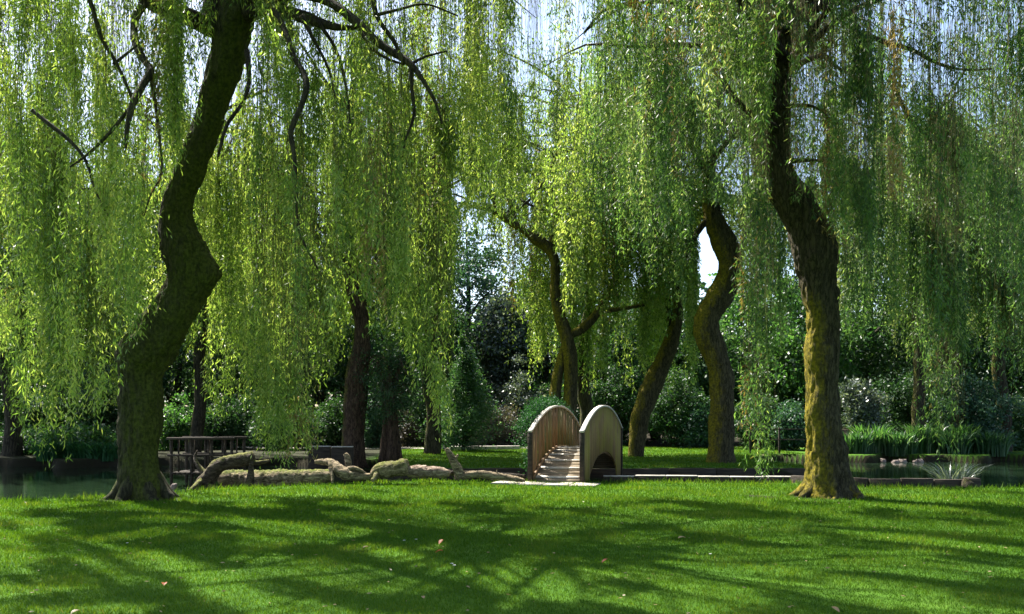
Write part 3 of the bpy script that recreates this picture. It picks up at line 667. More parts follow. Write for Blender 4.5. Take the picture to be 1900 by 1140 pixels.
# --- T3 twin-stemmed willow behind the bridge
d3 = 29.5
T3 = thing("willow_tree", P(1052, 845, d3), "forked willow with two stems rising directly behind the arched footbridge", "tree", "weeping willows in the garden")
tube("trunk", pxpath([(1062, 856, 34), (1060, 820, 30), (1058, 760, 26), (1059, 700, 26), (1057, 655, 26), (1050, 620, 24), (1040, 590, 22), (1031, 550, 20), (1030, 510, 18), (1028, 480, 18), (1015, 458, 20), (992, 443, 20), (975, 430, 12), (945, 410, 16), (915, 390, 14), (885, 385, 8), (850, 376, 4)], d3), M['bark_green'], T3, step=0.14, segs=16, rough=0.12, flare=.2, seed=2, moss=mossy((-1, 0, 0), .35, 99, .2, 0.28))
tube("trunk", pxpath([(1018, 860, 28), (1020, 800, 24), (1028, 745, 22), (1034, 700, 20), (1044, 660, 18), (1052, 635, 14)], d3 + .1), M['bark_green'], T3, step=0.14, segs=16, rough=0.12, flare=.2, seed=4, moss=mossy((-1, 0, 0), .4, 99, .2, 0.35))
for pts in ([(1056, 622, 16), (1072, 616, 16), (1092, 600, 17), (1110, 578, 15), (1128, 545, 11), (1150, 505, 9), (1165, 470, 6), (1180, 420, 4)],
            [(1108, 580, 9), (1140, 575, 8), (1168, 571, 7), (1196, 566, 6)], [(1128, 545, 7), (1150, 525, 5), (1170, 510, 3)],
            [(1022, 465, 10), (1035, 445, 8), (1050, 430, 5)], [(940, 408, 14), (922, 380, 12), (905, 350, 10), (880, 322, 7), (862, 300, 4)], [(955, 415, 10), (950, 380, 8), (930, 345, 5), (925, 310, 3)],
            [(1022, 462, 12), (1030, 400, 10), (1020, 330, 8), (1040, 260, 5)]):
    tube("limb", pxpath(pts, d3), M['bark_green'], T3, step=0.2, segs=9, rough=0.1, moss=mossy((-1, 0, 0), .2, 99, .4, .2))
p3 = boughs(T3, [tuple(P(1020, 330, d3)), tuple(P(1030, 290, d3)), tuple(P(940, 400, d3)), tuple(P(1160, 470, d3)), tuple(P(1030, 400, d3))], 20, (2.2, 4.6), (0.4, 1.5), M['bark'], r0=0.06)
KEEP3 = [(1015, 470, 1045, 600, d3 + .3), (1035, 590, 1070, 745, d3 + .3), (1020, 650, 1050, 745, d3 + .3), (1060, 560, 1110, 620, d3 + .3), (1130, 560, 1200, 580, d3 + .3), (985, 435, 1030, 475, d3 + .3), (835, 480, 905, 860, 60), (860, 370, 990, 420, d3 + .3), (900, 745, 1200, 900, 60)]
curtain("crown", T3, p3, [(800, 480), (905, 520), (915, 560), (940, 740), (1010, 745), (1130, 745), (1150, 640), (1200, 640), (1300, 560)], [M['willow'], M['dead']], per_m=2.6, spread=0.55, cl=6, keep=KEEP3, leafL=0.15, leafW=0.042, dens=20, tint_mid=0.66, early=150, dead=.04, clr=0.15)

# --- T4 leaning mossy willow
d4 = 31.0
T4 = thing("willow_tree", P(1180, 845, d4), "mossy willow trunk leaning right on the island just right of the bridge", "tree", "weeping willows in the garden")
tube("trunk", pxpath([(1180, 852, 28), (1182, 820, 30), (1188, 780, 36), (1200, 740, 38), (1214, 706, 36), (1230, 670, 32), (1244, 636, 30), (1254, 600, 24), (1258, 565, 20), (1256, 530, 20), (1262, 490, 20), (1270, 450, 16), (1290, 415, 12), (1305, 390, 8), (1310, 330, 6)], d4), M['bark_green'], T4, step=0.15, segs=18, rough=0.14, flare=.12, seed=9, moss=mossy((-1, 0, 0), .3, 99, .3, 0.18))
for pts in ([(1246, 610, 14), (1240, 570, 12), (1238, 530, 9), (1230, 480, 7), (1215, 420, 5)], [(1264, 480, 10), (1240, 440, 7), (1230, 380, 5)]):
    tube("limb", pxpath(pts, d4), M['bark'], T4, step=0.2, segs=9, rough=0.1, moss=mossy(base=.0))
p4 = boughs(T4, [tuple(P(1270, 440, d4)), tuple(P(1215, 400, d4)), tuple(P(1240, 380, d4)), tuple(P(1300, 370, d4))], 16, (2.0, 4.0), (0.6, 2.0), M['bark'], r0=0.06)
KEEP4 = [(1165, 700, 1240, 860, d4 + .3), (1200, 620, 1262, 720, d4 + .3), (1240, 520, 1275, 640, d4 + .3), (1290, 380, 1375, 880, 26), (1165, 780, 1500, 900, 60)] + KEEPB
curtain("crown", T4, p4, [(1050, 560), (1130, 640), (1170, 760), (1240, 770), (1290, 770), (1310, 560), (1500, 560)], [M['willow'], M['dead']], per_m=2.2, spread=0.55, cl=6, keep=KEEP4, leafL=0.16, leafW=0.045, dens=18, tint_mid=0.6, early=170, clr=0.16)

# --- T5 crooked willow
d5 = 27.0
T5 = thing("willow_tree", P(1338, 858, d5), "tall crooked willow on the island with a swollen bend and mossy foot", "tree", "weeping willows in the garden")
tube("trunk", pxpath([(1338, 866, 52), (1338, 840, 46), (1339, 800, 42), (1340, 750, 42), (1338, 700, 42), (1328, 660, 42), (1314, 625, 44), (1312, 595, 44), (1325, 568, 46), (1342, 540, 44), (1353, 510, 40), (1354, 480, 42), (1342, 450, 44), (1330, 420, 38), (1320, 390, 32), (1316, 350, 26), (1315, 300, 24), (1322, 240, 22), (1334, 180, 20), (1348, 130, 18), (1352, 60, 14)], d5), M['bark_green'], T5, step=0.09, segs=56, ridge=.16, rough=0.15, flare=.15, seed=12, moss=mossy((-1, 0, 0), .3, 99, .45, 0.2))
for pts in ([(1322, 400, 14), (1302, 420, 12), (1285, 448, 9), (1270, 480, 6)], [(1320, 300, 14), (1345, 268, 12), (1365, 250, 9), (1390, 235, 6)], [(1316, 330, 12), (1290, 290, 9), (1275, 230, 6)]):
    tube("limb", pxpath(pts, d5), M['bark'], T5, step=0.2, segs=9, rough=0.1, moss=mossy(base=.0))
p5 = boughs(T5, [tuple(P(1348, 130, d5)), tuple(P(1352, 70, d5)), tuple(P(1322, 240, d5)), tuple(P(1365, 250, d5))], 22, (3.0, 6.0), (0.8, 2.6), M['bark'], r0=0.08)
KEEP5 = [(1290, 380, 1376, 640, d5 + 3), (1315, 640, 1365, 870, d5 + .3), (1165, 780, 1500, 900, 60)] + KEEPB
curtain("crown", T5, p5, [(1000, 470), (1150, 520), (1290, 640), (1380, 650), (1480, 680), (1600, 650), (1750, 600)], [M['willow_cool'], M['dead']], per_m=2.3, spread=0.6, cl=6, keep=KEEP5, leafL=0.15, leafW=0.042, dens=20, tint_mid=0.55, early=170, clr=0.16)

# --- T8 willow beyond the right pond
d8 = 35
T8 = thing("willow_tree", P(1705, 840, d8), "dark thin-trunked willow beyond the pond at the right edge", "tree", "weeping willows in the garden")
tube("trunk", pxpath([(1700, 850, 26), (1704, 780, 24), (1706, 680, 20), (1702, 580, 18), (1692, 480, 16), (1700, 360, 14), (1700, 260, 10)], d8), M['bark'], T8, step=0.2, segs=14, rough=0.14, flare=.2, seed=16, moss=mossy(base=-.1))
p8 = boughs(T8, [tuple(P(1700, 360, d8)), tuple(P(1700, 300, d8)), tuple(P(1700, 260, d8))], 18, (3, 6.5), (0.6, 2.0), M['bark'], r0=0.08)
curtain("crown", T8, p8, [(1300, 640), (1450, 690), (1560, 660), (1800, 690), (2000, 720)], [M['willow_cool'], M['dead']], per_m=1.8, spread=0.7, cl=6, keep=KEEP5, leafL=0.17, leafW=0.05, dens=16, tint_mid=0.42, early=200, clr=0.18)

# --- further willows closing the canopy
for (px, d, ztop, n_, prof, mt, tm, lab, sd_) in [
    (1085, 34, 15.5, 24, [(700, 300), (860, 330), (900, 470), (1000, 520), (1150, 560), (1250, 600), (1300, 400), (1400, 500)], 'willow', .6, "tall willow far behind the footbridge whose light strands hang over the gap", 20),
    (20, 31.5, 13, 20, [(-300, 780), (0, 790), (200, 800), (330, 790)], 'willow', .5, "willow at the far left edge across the pond", 21),
    (1860, 35.5, 14.5, 20, [(1500, 600), (1650, 660), (1800, 720), (2100, 760)], 'willow_cool', .5, "willow at the far right edge across the pond", 22),
    (800, 33, 14.5, 20, [(500, 600), (700, 640), (800, 620), (842, 600), (850, 420), (920, 400), (960, 420), (1100, 400)], 'willow', .52, "tall willow far back between the yew and the pale green conifer", 23)]:
    x = (px - CX) * d / F
    tt = thing("willow_tree", (x, d, 0), lab, "tree", "weeping willows in the garden")
    tube("trunk", [(x, d, -.2, .36), (x + .1, d, 1.5, .3), (x - .15, d, 4, .26), (x + .3, d, 7, .22), (x + .1, d, ztop - 3, .16), (x, d, ztop - .5, .08)], M['bark'], tt, step=.2, segs=14, rough=.14, flare=.2, seed=sd_, moss=mossy(base=-.1))
    pp = boughs(tt, [(x, d, ztop - 4), (x + .1, d, ztop - 2.5), (x, d, ztop - 1)], n_, (2.6, 6.2), (.6, 2.0), M['bark'], r0=.07)
    curtain("crown", tt, pp, prof, [M[mt], M['dead']], per_m=2.6, spread=.65, cl=6, keep=KEEPB + [(1290, 380, 1376, 640, 99), (1165, 780, 1500, 900, 60), (850, 470, 965, 860, 60)], leafL=.17, leafW=.048, dens=18, tint_mid=tm, early=220, clr=.17)

# ------------------------------------------------------------------ leafy clouds: background trees and shrubs
def cloud(center, rad, nclump, clr, per, size, aspect=0.55, shell=0.55, droop=0.0):
    """leaf positions in clumps on an uneven ellipsoid"""
    u = rng.normal(size=(nclump, 3)); u /= np.linalg.norm(u, axis=1)[:, None]
    rr = shell + (1 - shell) * rng.random(nclump)
    lump = np.array([1 + 0.65 * mnoise.noise(Vector(v * 1.7) + Vector((center[0], 0, center[1]))) for v in u])
    c = np.array(center) + u * np.array(rad) * (rr * lump)[:, None]
    s = clr * rng.uniform(.6, 1.4, nclump)
    idx = np.repeat(np.arange(nclump), per); N = len(idx)
    p = c[idx] + rng.normal(size=(N, 3)) * (s[idx] * 0.55)[:, None] * np.array([1, 1, .75])
    d = rng.normal(size=(N, 3)); d[:, 2] -= 0.5 + droop; d /= np.linalg.norm(d, axis=1)[:, None]
    L = size * rng.uniform(.6, 1.3, N); W = L * aspect
    tn = np.clip(rng.normal(.45, .15, nclump)[idx] + rng.normal(0, .16, N), 0, 1)
    return p, d, L, W, tn
def taper(p, zb, zt, x, y):
    k = np.clip((zt + .2 - p[:, 2]) / (zt - zb) * 1.5, .12, 1.0) ** .7; p[:, 0] = x + (p[:, 0] - x) * k; p[:, 1] = y + (p[:, 1] - y) * k
    return p
def bg_tree(px, d, top, bottom, wpx, mat, label, trunk_w=0.35, ncl=90, per=190, size=.2, name="broadleaf_tree", cat="tree", group="trees along the back of the garden", trunkmat='bark', clr=.9):
    x = (px - CX) * d / F; zt = EYE + (HY - top) * d / F; zb = EYE + (HY - bottom) * d / F; w = wpx * d / F / 2
    t = thing(name, (x, d, 0), label, cat, group)
    zc = (zt + zb) / 2
    gz = float(ground_z(np.array([x]), np.array([d]))[0]) - .15
    tubes = [([(x, d, gz, trunk_w), (x + .1, d, zb * .5, trunk_w * .75), (x - .1, d, zb, trunk_w * .65), (x + .15, d, zc, trunk_w * .45), (x, d, zt - .6, trunk_w * .12)], dict(step=.5, segs=10, rough=.12, flare=.2, seed=px))]
    for k in range(7):
        a = random.uniform(0, 6.28); z0 = zb + (zc - zb) * random.uniform(0, 1.2); l_ = w * random.uniform(.5, .9)
        tubes.append(([(x, d, z0, trunk_w * .35), (x + math.cos(a) * l_ * .5, d + math.sin(a) * l_ * .5, z0 + l_ * .5, trunk_w * .2), (x + math.cos(a) * l_, d + math.sin(a) * l_, z0 + l_ * .8, trunk_w * .06)], dict(step=.5, segs=6, rough=0)))
    multi_tube("trunk", tubes, M[trunkmat], t)
    p, dd, L, W, tn = cloud((x, d, zc), (w, min(w, 3.0), (zt - zb) / 2), ncl, clr, per, size)
    if name == 'conifer': p = taper(p, zb, zt, x, d)
    link("crown", leaves_mesh("crown", p, dd, L, W, tn, [M[mat]]), t)
    return t
BG = [
    (-40, 43, 420, 800, 260, 'broad', "dark broadleaf tree at the far left edge of the garden"),
    (110, 45, 330, 790, 240, 'broad', "dense dark tree beyond the left pond, left of the big leaning trunk"),
    (215, 42, 480, 800, 190, 'broad_blue', "blue-green tree seen just left of the big leaning trunk"),
    (330, 46, 380, 790, 220, 'broad', "dark tree behind the thin willow across the left pond"),
    (455, 43, 560, 830, 110, 'broad', "nearly black narrow evergreen above the end of the propped log"),
    (480, 48, 360, 770, 240, 'broad_blue', "tall blue-green tree behind the bright hanging willow strands"),
    (600, 46, 430, 780, 200, 'broad', "dark tree behind the low coped wall"),
    (720, 48, 420, 780, 220, 'broad_blue', "hazy blue-green tree behind the spreading yew"),
    (795, 44, 520, 800, 150, 'broad', "dark evergreen between the yew and the pale green conifer"),
    (865, 50, 415, 740, 200, 'broad_blue', "tall dark tree in the gap left of the footbridge"),
    (935, 47, 545, 760, 105, 'silver', "tree with silvery glinting leaves just left of the footbridge"),
    (1010, 49, 470, 780, 190, 'broad', "dark tree behind the forked willow"),
    (1130, 45, 560, 800, 150, 'broad', "glossy dark tree right behind the closed side of the footbridge"),
    (1215, 47, 520, 800, 150, 'broad_blue', "blue-green tree behind the leaning mossy willow"),
    (1290, 44, 610, 810, 130, 'broad', "low dark tree between the leaning and the crooked willows"),
    (1400, 46, 470, 800, 170, 'fresh', "fresh green tree right of the crooked willow"),
    (1490, 42, 500, 800, 170, 'fresh', "bright green tree just left of the large mossy trunk"),
    (1610, 44, 420, 790, 210, 'broad', "dark tree just right of the large mossy trunk"),
    (1740, 46, 400, 790, 220, 'broad_blue', "blue-green tree behind the thin-trunked willow at right"),
    (1870, 43, 420, 800, 240, 'broad', "dark tree at the far right edge of the garden"),
]
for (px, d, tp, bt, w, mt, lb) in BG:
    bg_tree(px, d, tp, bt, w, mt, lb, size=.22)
# conifer in the gap and the yew
bg_tree(862, 36, 625, 850, 96, 'conifer', "pale green bushy conifer standing left of the footbridge", trunk_w=.12, ncl=130, per=170, size=.11, name="conifer", group=None, clr=.45)
def yew():
    d = 27.5; t = thing("yew_tree", P(725, 852, d), "small spreading yew with fluted trunk and drooping bare branches", "tree")
    tb = []
    for k in range(4):
        a = k * 1.6
        tb.append((pxpath([(725 + 14 * math.cos(a), 862, 20), (725 + 9 * math.cos(a), 820, 17), (724 + 7 * math.cos(a), 770, 15), (722 + 9 * math.cos(a), 720, 12), (722 + 22 * math.cos(a), 670, 5)], d + .15 * math.sin(a)), dict(step=.2, segs=12, rough=.15, flare=.2, seed=k)))
    multi_tube("trunk", tb, M['bark_red'], t)
    tb = []
    for k in range(46):
        a = random.uniform(0, 6.28); py = random.uniform(655, 790); l_ = random.uniform(.6, 1.5)
        p = P(724, py, d)
        tb.append(([(p.x, p.y, p.z, .03), (p.x + math.cos(a) * l_ * .5, p.y + math.sin(a) * l_ * .5, p.z + .15, .02), (p.x + math.cos(a) * l_, p.y + math.sin(a) * l_, p.z - .35, .006)], dict(step=.25, segs=5, rough=0)))
    multi_tube("branches", tb, M['bark_red'], t)
    q = P(728, 720, d)
    p, dd, L, W, tn = cloud((q.x, q.y, q.z), (1.15, 1.1, 1.25), 90, .38, 130, .09, .3, .45, .5)
    link("crown", leaves_mesh("crown", p, dd, L, W, tn, [M['broad']]), t)
yew()

def shrub(px, d, top, bottom, wpx, mat, label, name="shrub", cat="shrub", group="shrubs along the far bank", size=.1, ncl=60, per=120, clr=.35, aspect=.5, y_r=None):
    x = (px - CX) * d / F; zt = EYE + (HY - top) * d / F; zb = max(EYE + (HY - bottom) * d / F, -0.2); w = wpx * d / F / 2
    t = thing(name, (x, d, max(0, 0)), label, cat, group)
    tb = []
    for k in range(9):
        a = random.uniform(0, 6.28); l_ = w * random.uniform(.3, .8)
        tb.append(([(x + .1 * math.cos(a), d, -.1, .035), (x + math.cos(a) * l_ * .6, d + math.sin(a) * min(l_, .7) * .5, (zt) * .45, .022), (x + math.cos(a) * l_, d + math.sin(a) * min(l_, 1), zt * .8, .006)], dict(step=.4, segs=5, rough=0)))
    multi_tube("stems", tb, M['twig'], t)
    p, dd, L, W, tn = cloud((x, d, (zt + zb) / 2), (w, y_r or min(w, 1.2), (zt - zb) / 2), ncl, clr, per, size, aspect, .35)
    p[:, 2] = np.maximum(p[:, 2], -.05)
    link("foliage", leaves_mesh("foliage", p, dd, L, W, tn, [M[mat]]), t)
SH = [
    (40, 33, 800, 850, 160, 'broad', "dark low shrub on the far bank at the left edge"),
    (150, 31, 797, 868, 130, 'fresh', "leafy bush with pale upper leaves on the bank left of the big trunk"),
    (60, 38, 720, 845, 170, 'broad', "tall dark laurel behind the left pond"),
    (190, 38, 700, 845, 150, 'broad', "dark laurel directly left of the big leaning trunk"),
    (330, 37, 745, 845, 100, 'fresh', "bright green bush right of the big leaning trunk"),
    (420, 38, 740, 845, 130, 'broad', "dark bush behind the small timber footbridge"),
    (530, 37, 760, 840, 140, 'broad', "dark bush behind the bright hanging strands"),
    (620, 40, 740, 838, 130, 'broad', "dark bush above the low coped wall"),
    (695, 39, 720, 832, 80, 'broad_blue', "blue-green bush between the red-brown trunk and the yew"),
    (775, 41, 745, 832, 110, 'mauve', "greyish twiggy bush right of the yew"),
    (800, 39.5, 690, 828, 80, 'broad', "dark bush left of the pale green conifer"),
    (915, 40, 742, 830, 110, 'mauve', "brownish twiggy shrub on the far lawn edge left of the footbridge"),
    (955, 43, 690, 826, 110, 'silver', "rhododendron with grey glinting leaves left of the footbridge"),
    (1030, 43, 700, 828, 110, 'broad', "dark shrub behind the footbridge handrails"),
    (1150, 42, 660, 838, 110, 'broad', "tall glossy shrub beside the closed side of the footbridge"),
    (1250, 40, 690, 842, 110, 'broad', "dark shrub right of the leaning mossy willow"),
    (1300, 39, 760, 846, 60, 'broad_blue', "small blue-green shrub left of the crooked willow's foot"),
    (1400, 38, 740, 848, 100, 'broad', "dark shrub behind the rail fence, left half"),
    (1470, 37, 745, 850, 90, 'broad_blue', "dark blue-green shrub behind the rail fence, right half"),
    (1598, 36, 700, 810, 64, 'silver', "shrub with pale glinting leaves right of the large mossy trunk"),
    (1690, 37, 700, 840, 150, 'broad', "dark shrub above the bank plants at right"),
    (1800, 35, 690, 850, 150, 'broad_blue', "blue-green shrub at the right edge of the pond"),
    (1890, 36.5, 740, 860, 130, 'broad', "dark shrub at the right end of the pond bank"),
]
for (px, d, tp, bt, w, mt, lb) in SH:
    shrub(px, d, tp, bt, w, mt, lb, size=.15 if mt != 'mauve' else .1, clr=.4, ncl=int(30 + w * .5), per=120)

# the far wood behind everything
def far_wood():
    n_ = 90000; a = rng.uniform(-.95, .95, n_); dd = rng.uniform(56, 70, n_)
    x = a * dd * 1.15; top = 9.5 + 2.2 * np.sin(x * .21) + 1.6 * np.sin(x * .53 + 1) + .8 * np.sin(x * 1.7)
    z = rng.random(n_) ** .8 * top
    p = np.stack([x, dd + 1.2 * np.sin(x * .9), z], -1); d = rng.normal(size=p.shape); d[:, 2] -= .5; d /= np.linalg.norm(d, axis=1)[:, None]
    L = rng.uniform(.35, .8, n_)
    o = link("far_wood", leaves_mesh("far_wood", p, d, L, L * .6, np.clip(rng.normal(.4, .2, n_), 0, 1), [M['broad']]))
    o["kind"] = "stuff"; o["label"] = "dense dark wood closing the view behind the garden trees"; o["category"] = "wood"
far_wood()
# bank plants at right (herbs, broad blades) and reeds
def tussock(px, d, z, h, n_, mat, label, spread=.4, width=.03, name="bank_plant", cat="plant", group="leafy plants along the right bank", lean=.45):
    x = (px - CX) * d / F
    a = rng.random(n_) * 6.28; r0 = rng.random(n_) ** .6 * spread
    bx = x + np.cos(a) * r0; by = d + np.sin(a) * r0 * .6; hh = h * rng.uniform(.5, 1.1, n_); la = a + rng.normal(0, .9, n_); le = hh * rng.uniform(.05, lean, n_)
    K = 5; V = np.empty((n_, K, 2, 3)); sa = rng.random(n_) * 6.28
    for k in range(K):
        t = k / (K - 1); w = width * (0.6 + 1.2 * t) * (1 - t) ** .6 + .001
        cx = bx + np.cos(la) * le * t * t; cy = by + np.sin(la) * le * t * t; cz = z + hh * (t - .25 * t ** 3)
        V[:, k, 0] = np.stack([cx - np.cos(sa) * w, cy - np.sin(sa) * w, cz], -1); V[:, k, 1] = np.stack([cx + np.cos(sa) * w, cy + np.sin(sa) * w, cz], -1)
    bi = (np.arange(n_) * K * 2)[:, None]; ki = (np.arange(K - 1) * 2)[None, :]
    Fq = np.stack([bi + ki, bi + ki + 1, bi + ki + 3, bi + ki + 2], -1).reshape(-1, 4)
    tn = np.repeat(np.clip(rng.normal(.45, .25, n_), 0, 1), K * 2)
    o = link(name, np_mesh(name, V.reshape(-1, 3) - np.array([x, d, z]), Fq, [M[mat]], {"tint": tn}), None, (x, d, z))
    return tag(o, label, cat, group)
banks = ["bright green leafy plant on the bank touching the large mossy trunk", "second leafy clump right of the large mossy trunk", "tall leafy clump left of the pale stones",
         "leafy clump behind the leftmost pale stone", "leafy clump behind the middle pale stones", "leafy clump behind the rightmost pale stone", "leafy clump between the pale stones and the hanging strands",
         "leafy clump under the long hanging strands at right", "pale leafy clump at the right edge of the bank", "rightmost leafy clump on the pond bank"]
for k, lb in enumerate(banks):
    tussock(1588 + k * 29 + 9 * math.sin(k * 3.3), 33.2 + .5 * (k % 3), -.1, 1.3 + .45 * math.sin(k * 2.1), 380, 'fresh' if k % 3 else 'reed', lb, spread=.6, width=.035)
tussock(1772, 18.6, -.25, .95, 160, 'silver', "pale arching grass clump in the gap at the end of the dark edging", spread=.3, width=.012, name="ornamental_grass", cat="grass clump", group=None, lean=.9)
for k, (px, d, lb) in enumerate([(100, 29.3, "low plant clump on the left bank below the drooping strands"), (150, 29.4, "low plant clump in the middle of the left bank"), (195, 29.2, "low plant clump on the left bank beside the big trunk")]):
    tussock(px, d + .6, -.1, .9, 320, 'ivy', lb, spread=.6, width=.04, group="plants on the left bank", lean=.8)

# pond stones
def rock(px, py, z, w, h, label, mat='stone', name="boulder", cat="stone", group="pale stones at the water's edge"):
    g = P(px + 7 * math.sin(px), py, 32.3 + .15 * math.sin(px * 3)) if 'boulder' == name and py < 870 else G(px, py, z)
    rx, rz = w * g.y / F / 2, h * g.y / F
    V = []; nu, nv = 14, 9; s = random.uniform(0, 50)
    for i in range(nv + 1):
        for j in range(nu):
            th = math.pi * i / nv; ph = 2 * math.pi * j / nu
            u = Vector((math.sin(th) * math.cos(ph), math.sin(th) * math.sin(ph), math.cos(th)))
            k = 1 + .5 * mnoise.noise(u * 1.4 + Vector((s, 0, 0))) + .15 * mnoise.noise(u * 4 + Vector((s, 0, 0)))
            V.append((u.x * rx * k, u.y * rx * .8 * k, max(-.6, min(.8, u.z)) * rz * .9 * k + rz * .3))
    Fq = [(i * nu + j, i * nu + (j + 1) % nu, (i + 1) * nu + (j + 1) % nu, (i + 1) * nu + j) for i in range(nv) for j in range(nu)]
    o = link(name, np_mesh(name, np.array(V), np.array(Fq), [M[mat]]), None, (g.x, g.y, z))
    return tag(o, label, cat, group)
for (px, py, w, h, lb) in [(1610, 853, 18, 8, "small pale stone nearest the large mossy trunk"), (1645, 854, 16, 13, "upright pinkish stone left of the other pale stones"), (1662, 853, 20, 10, "low pinkish stone just right of the upright one"),
                           (1682, 855, 24, 11, "broad bright stone in the middle of the row"), (1703, 854, 26, 12, "bright stone second from the right of the row"), (1722, 856, 18, 9, "rightmost small pale stone of the row"), (1700, 862, 10, 8, "small stone standing in the water in front of the row")]:
    rock(px, py, -.32, w * .7, h * .55, lb)
rock(323, 906, -.03, 11, 8, "small grey stone on the lawn edge right of the big leaning trunk", 'stone', group=None)

# ------------------------------------------------------------------ box helper
def boxes_mesh(name, bs, mat, attrs=None, bevel=0.0):
    """bs: list of 8-corner arrays"""
    V = np.vstack([np.array(b) for b in bs]); Fq = []
    for k in range(len(bs)):
        o = k * 8
        for f in ((0, 3, 2, 1), (4, 5, 6, 7), (0, 1, 5, 4), (1, 2, 6, 5), (2, 3, 7, 6), (3, 0, 4, 7)): Fq.append([o + i for i in f])
    return np_mesh(name, V, np.array(Fq), [mat], attrs)
def obox(c, ax, ay, hx, hy, z0, z1):
    """oriented box; ax, ay unit 2D axes"""
    c = np.array(c[:2]); ax = np.array(ax); ay = np.array(ay); r = []
    for z in (z0, z1):
        for (a, b) in ((-1, -1), (1, -1), (1, 1), (-1, 1)):
            q = c + ax * hx * a + ay * hy * b; r.append((q[0], q[1], z))
    return r
def bev(o, w=.008, s=1):
    m_ = o.modifiers.new("bevel", 'BEVEL'); m_.width = w; m_.segments = s; m_.limit_method = 'ANGLE'; return o

# edgings: near pale-topped kerb (right of bridge), dark wall further right, island bank wall
def edging(name, pts, z0, z1, thick, mat, label, cat, topmat=None, seglen=1.2, gap=.012, group=None):
    c0 = pts[0]; t = thing(name, (c0[0], c0[1], 0), label, cat, group)
    bs = []; tops = []
    for a, b in zip(pts[:-1], pts[1:]):
        a = np.array(a[:2]); b = np.array(b[:2]); L = np.linalg.norm(b - a); ax = (b - a) / L; ay = np.array([-ax[1], ax[0]]); n_ = max(1, round(L / seglen))
        for k in range(n_):
            c = a + ax * L * (k + .5) / n_; j = random.uniform(-.012, .012)
            bs.append(obox(c + ay * random.uniform(-.012, .012), ax, ay, L / n_ / 2 - gap, thick / 2, z0, z1 + j))
            if topmat: tops.append(obox(c, ax, ay, L / n_ / 2 - gap * .5, thick / 2 + .012, z1 + j + .002, z1 + j + .03))
    bev(link("wall_face", boxes_mesh("wall_face", bs, M[mat]), t))
    if tops: bev(link("coping", boxes_mesh("coping", tops, M[topmat]), t))
    return t
def edge_pts(px0, px1, n_, off=0.18):
    x0 = G(px0, 897).x; x1 = G(px1, 897).x
    return [(x, float(np.interp(x, EX, EY)) + off) for x in np.linspace(x0, x1, n_)]
edging("pond_edging", edge_pts(1128, 1490, 7, .55), -.6, .085, .16, 'plank_dark', "long low edging with a pale stone top between the footbridge and the large mossy trunk", "edging", 'coping')
edging("pond_edging", edge_pts(1478, 1752, 6, .35), -.6, .17, .14, 'plank_dark', "dark timber edging running behind and right of the large mossy trunk", "edging")
edging("island_wall", [(x, 24.32 + .05 * math.sin(x)) for x in np.linspace(-3.9, 9.0, 10)], -.6, -.015, .12, 'plank_dark', "dark timber wall holding up the island bank behind the footbridge", "wall")
o = bev(link("post", boxes_mesh("post", [obox((G(1812, 905).x, G(1812, 905).y + .2), (1, 0), (0, 1), .14, .14, -.3, .2)], M['plank_dark'])), .02); tag(o, "short dark square post at the right end of the pond edge", "post")
# low coped wall behind logs, far left of yew
edging("garden_wall", [((572 - CX) * 25.5 / F, 25.5), ((654 - CX) * 25.5 / F, 25.7)], -.5, .58, .3, 'plank_dark', "low dark wall with a pale coping beside the red-brown willow trunk", "wall", 'coping', .7)
# far path
pa = []
for k, x in enumerate(np.linspace(-14, 1.5, 24)): pa.append((x, 38.6 + .25 * math.sin(x * .4), x))
V = []; 
for (x, y, _) in pa: V += [(x, y - .9, float(ground_z(np.array([x]), np.array([y]))[0]) + .03), (x, y + .9, float(ground_z(np.array([x]), np.array([y]))[0]) + .03)]
struct(link("path", np_mesh("path", np.array(V), np.array([(2 * k, 2 * k + 2, 2 * k + 3, 2 * k + 1) for k in range(23)]), [M['path']])))
edging("path_kerb", [((835 - CX) * 37 / F, 37.0), ((965 - CX) * 37 / F, 37.2)], -.2, .14, .35, 'coping', "pale stone kerb along the far lawn left of the footbridge", "kerb", 'coping', 1.0)

# rail fence at right rear
def rail_fence():
    d = 33.5; x0, x1 = (1392 - CX) * d / F, (1500 - CX) * d / F
    t = thing("rail_fence", ((x0 + x1) / 2, d, 0), "thin rail fence behind the hanging strand columns on the right of the island", "fence")
    for k in range(3):
        x = x0 + (x1 - x0) * k / 2
        bev(link("post", boxes_mesh("post", [obox((x, d), (1, 0), (0, 1), .035, .035, -.2, 1.08)], M['plank_dark']), t), .01)
    for z in (.98, .55):
        link("rail", boxes_mesh("rail", [obox(((x0 + x1) / 2, d - .07), (1, 0), (0, 1), (x1 - x0) / 2 + .1, .015, z, z + .045)], M['plank_dark']), t)
rail_fence()
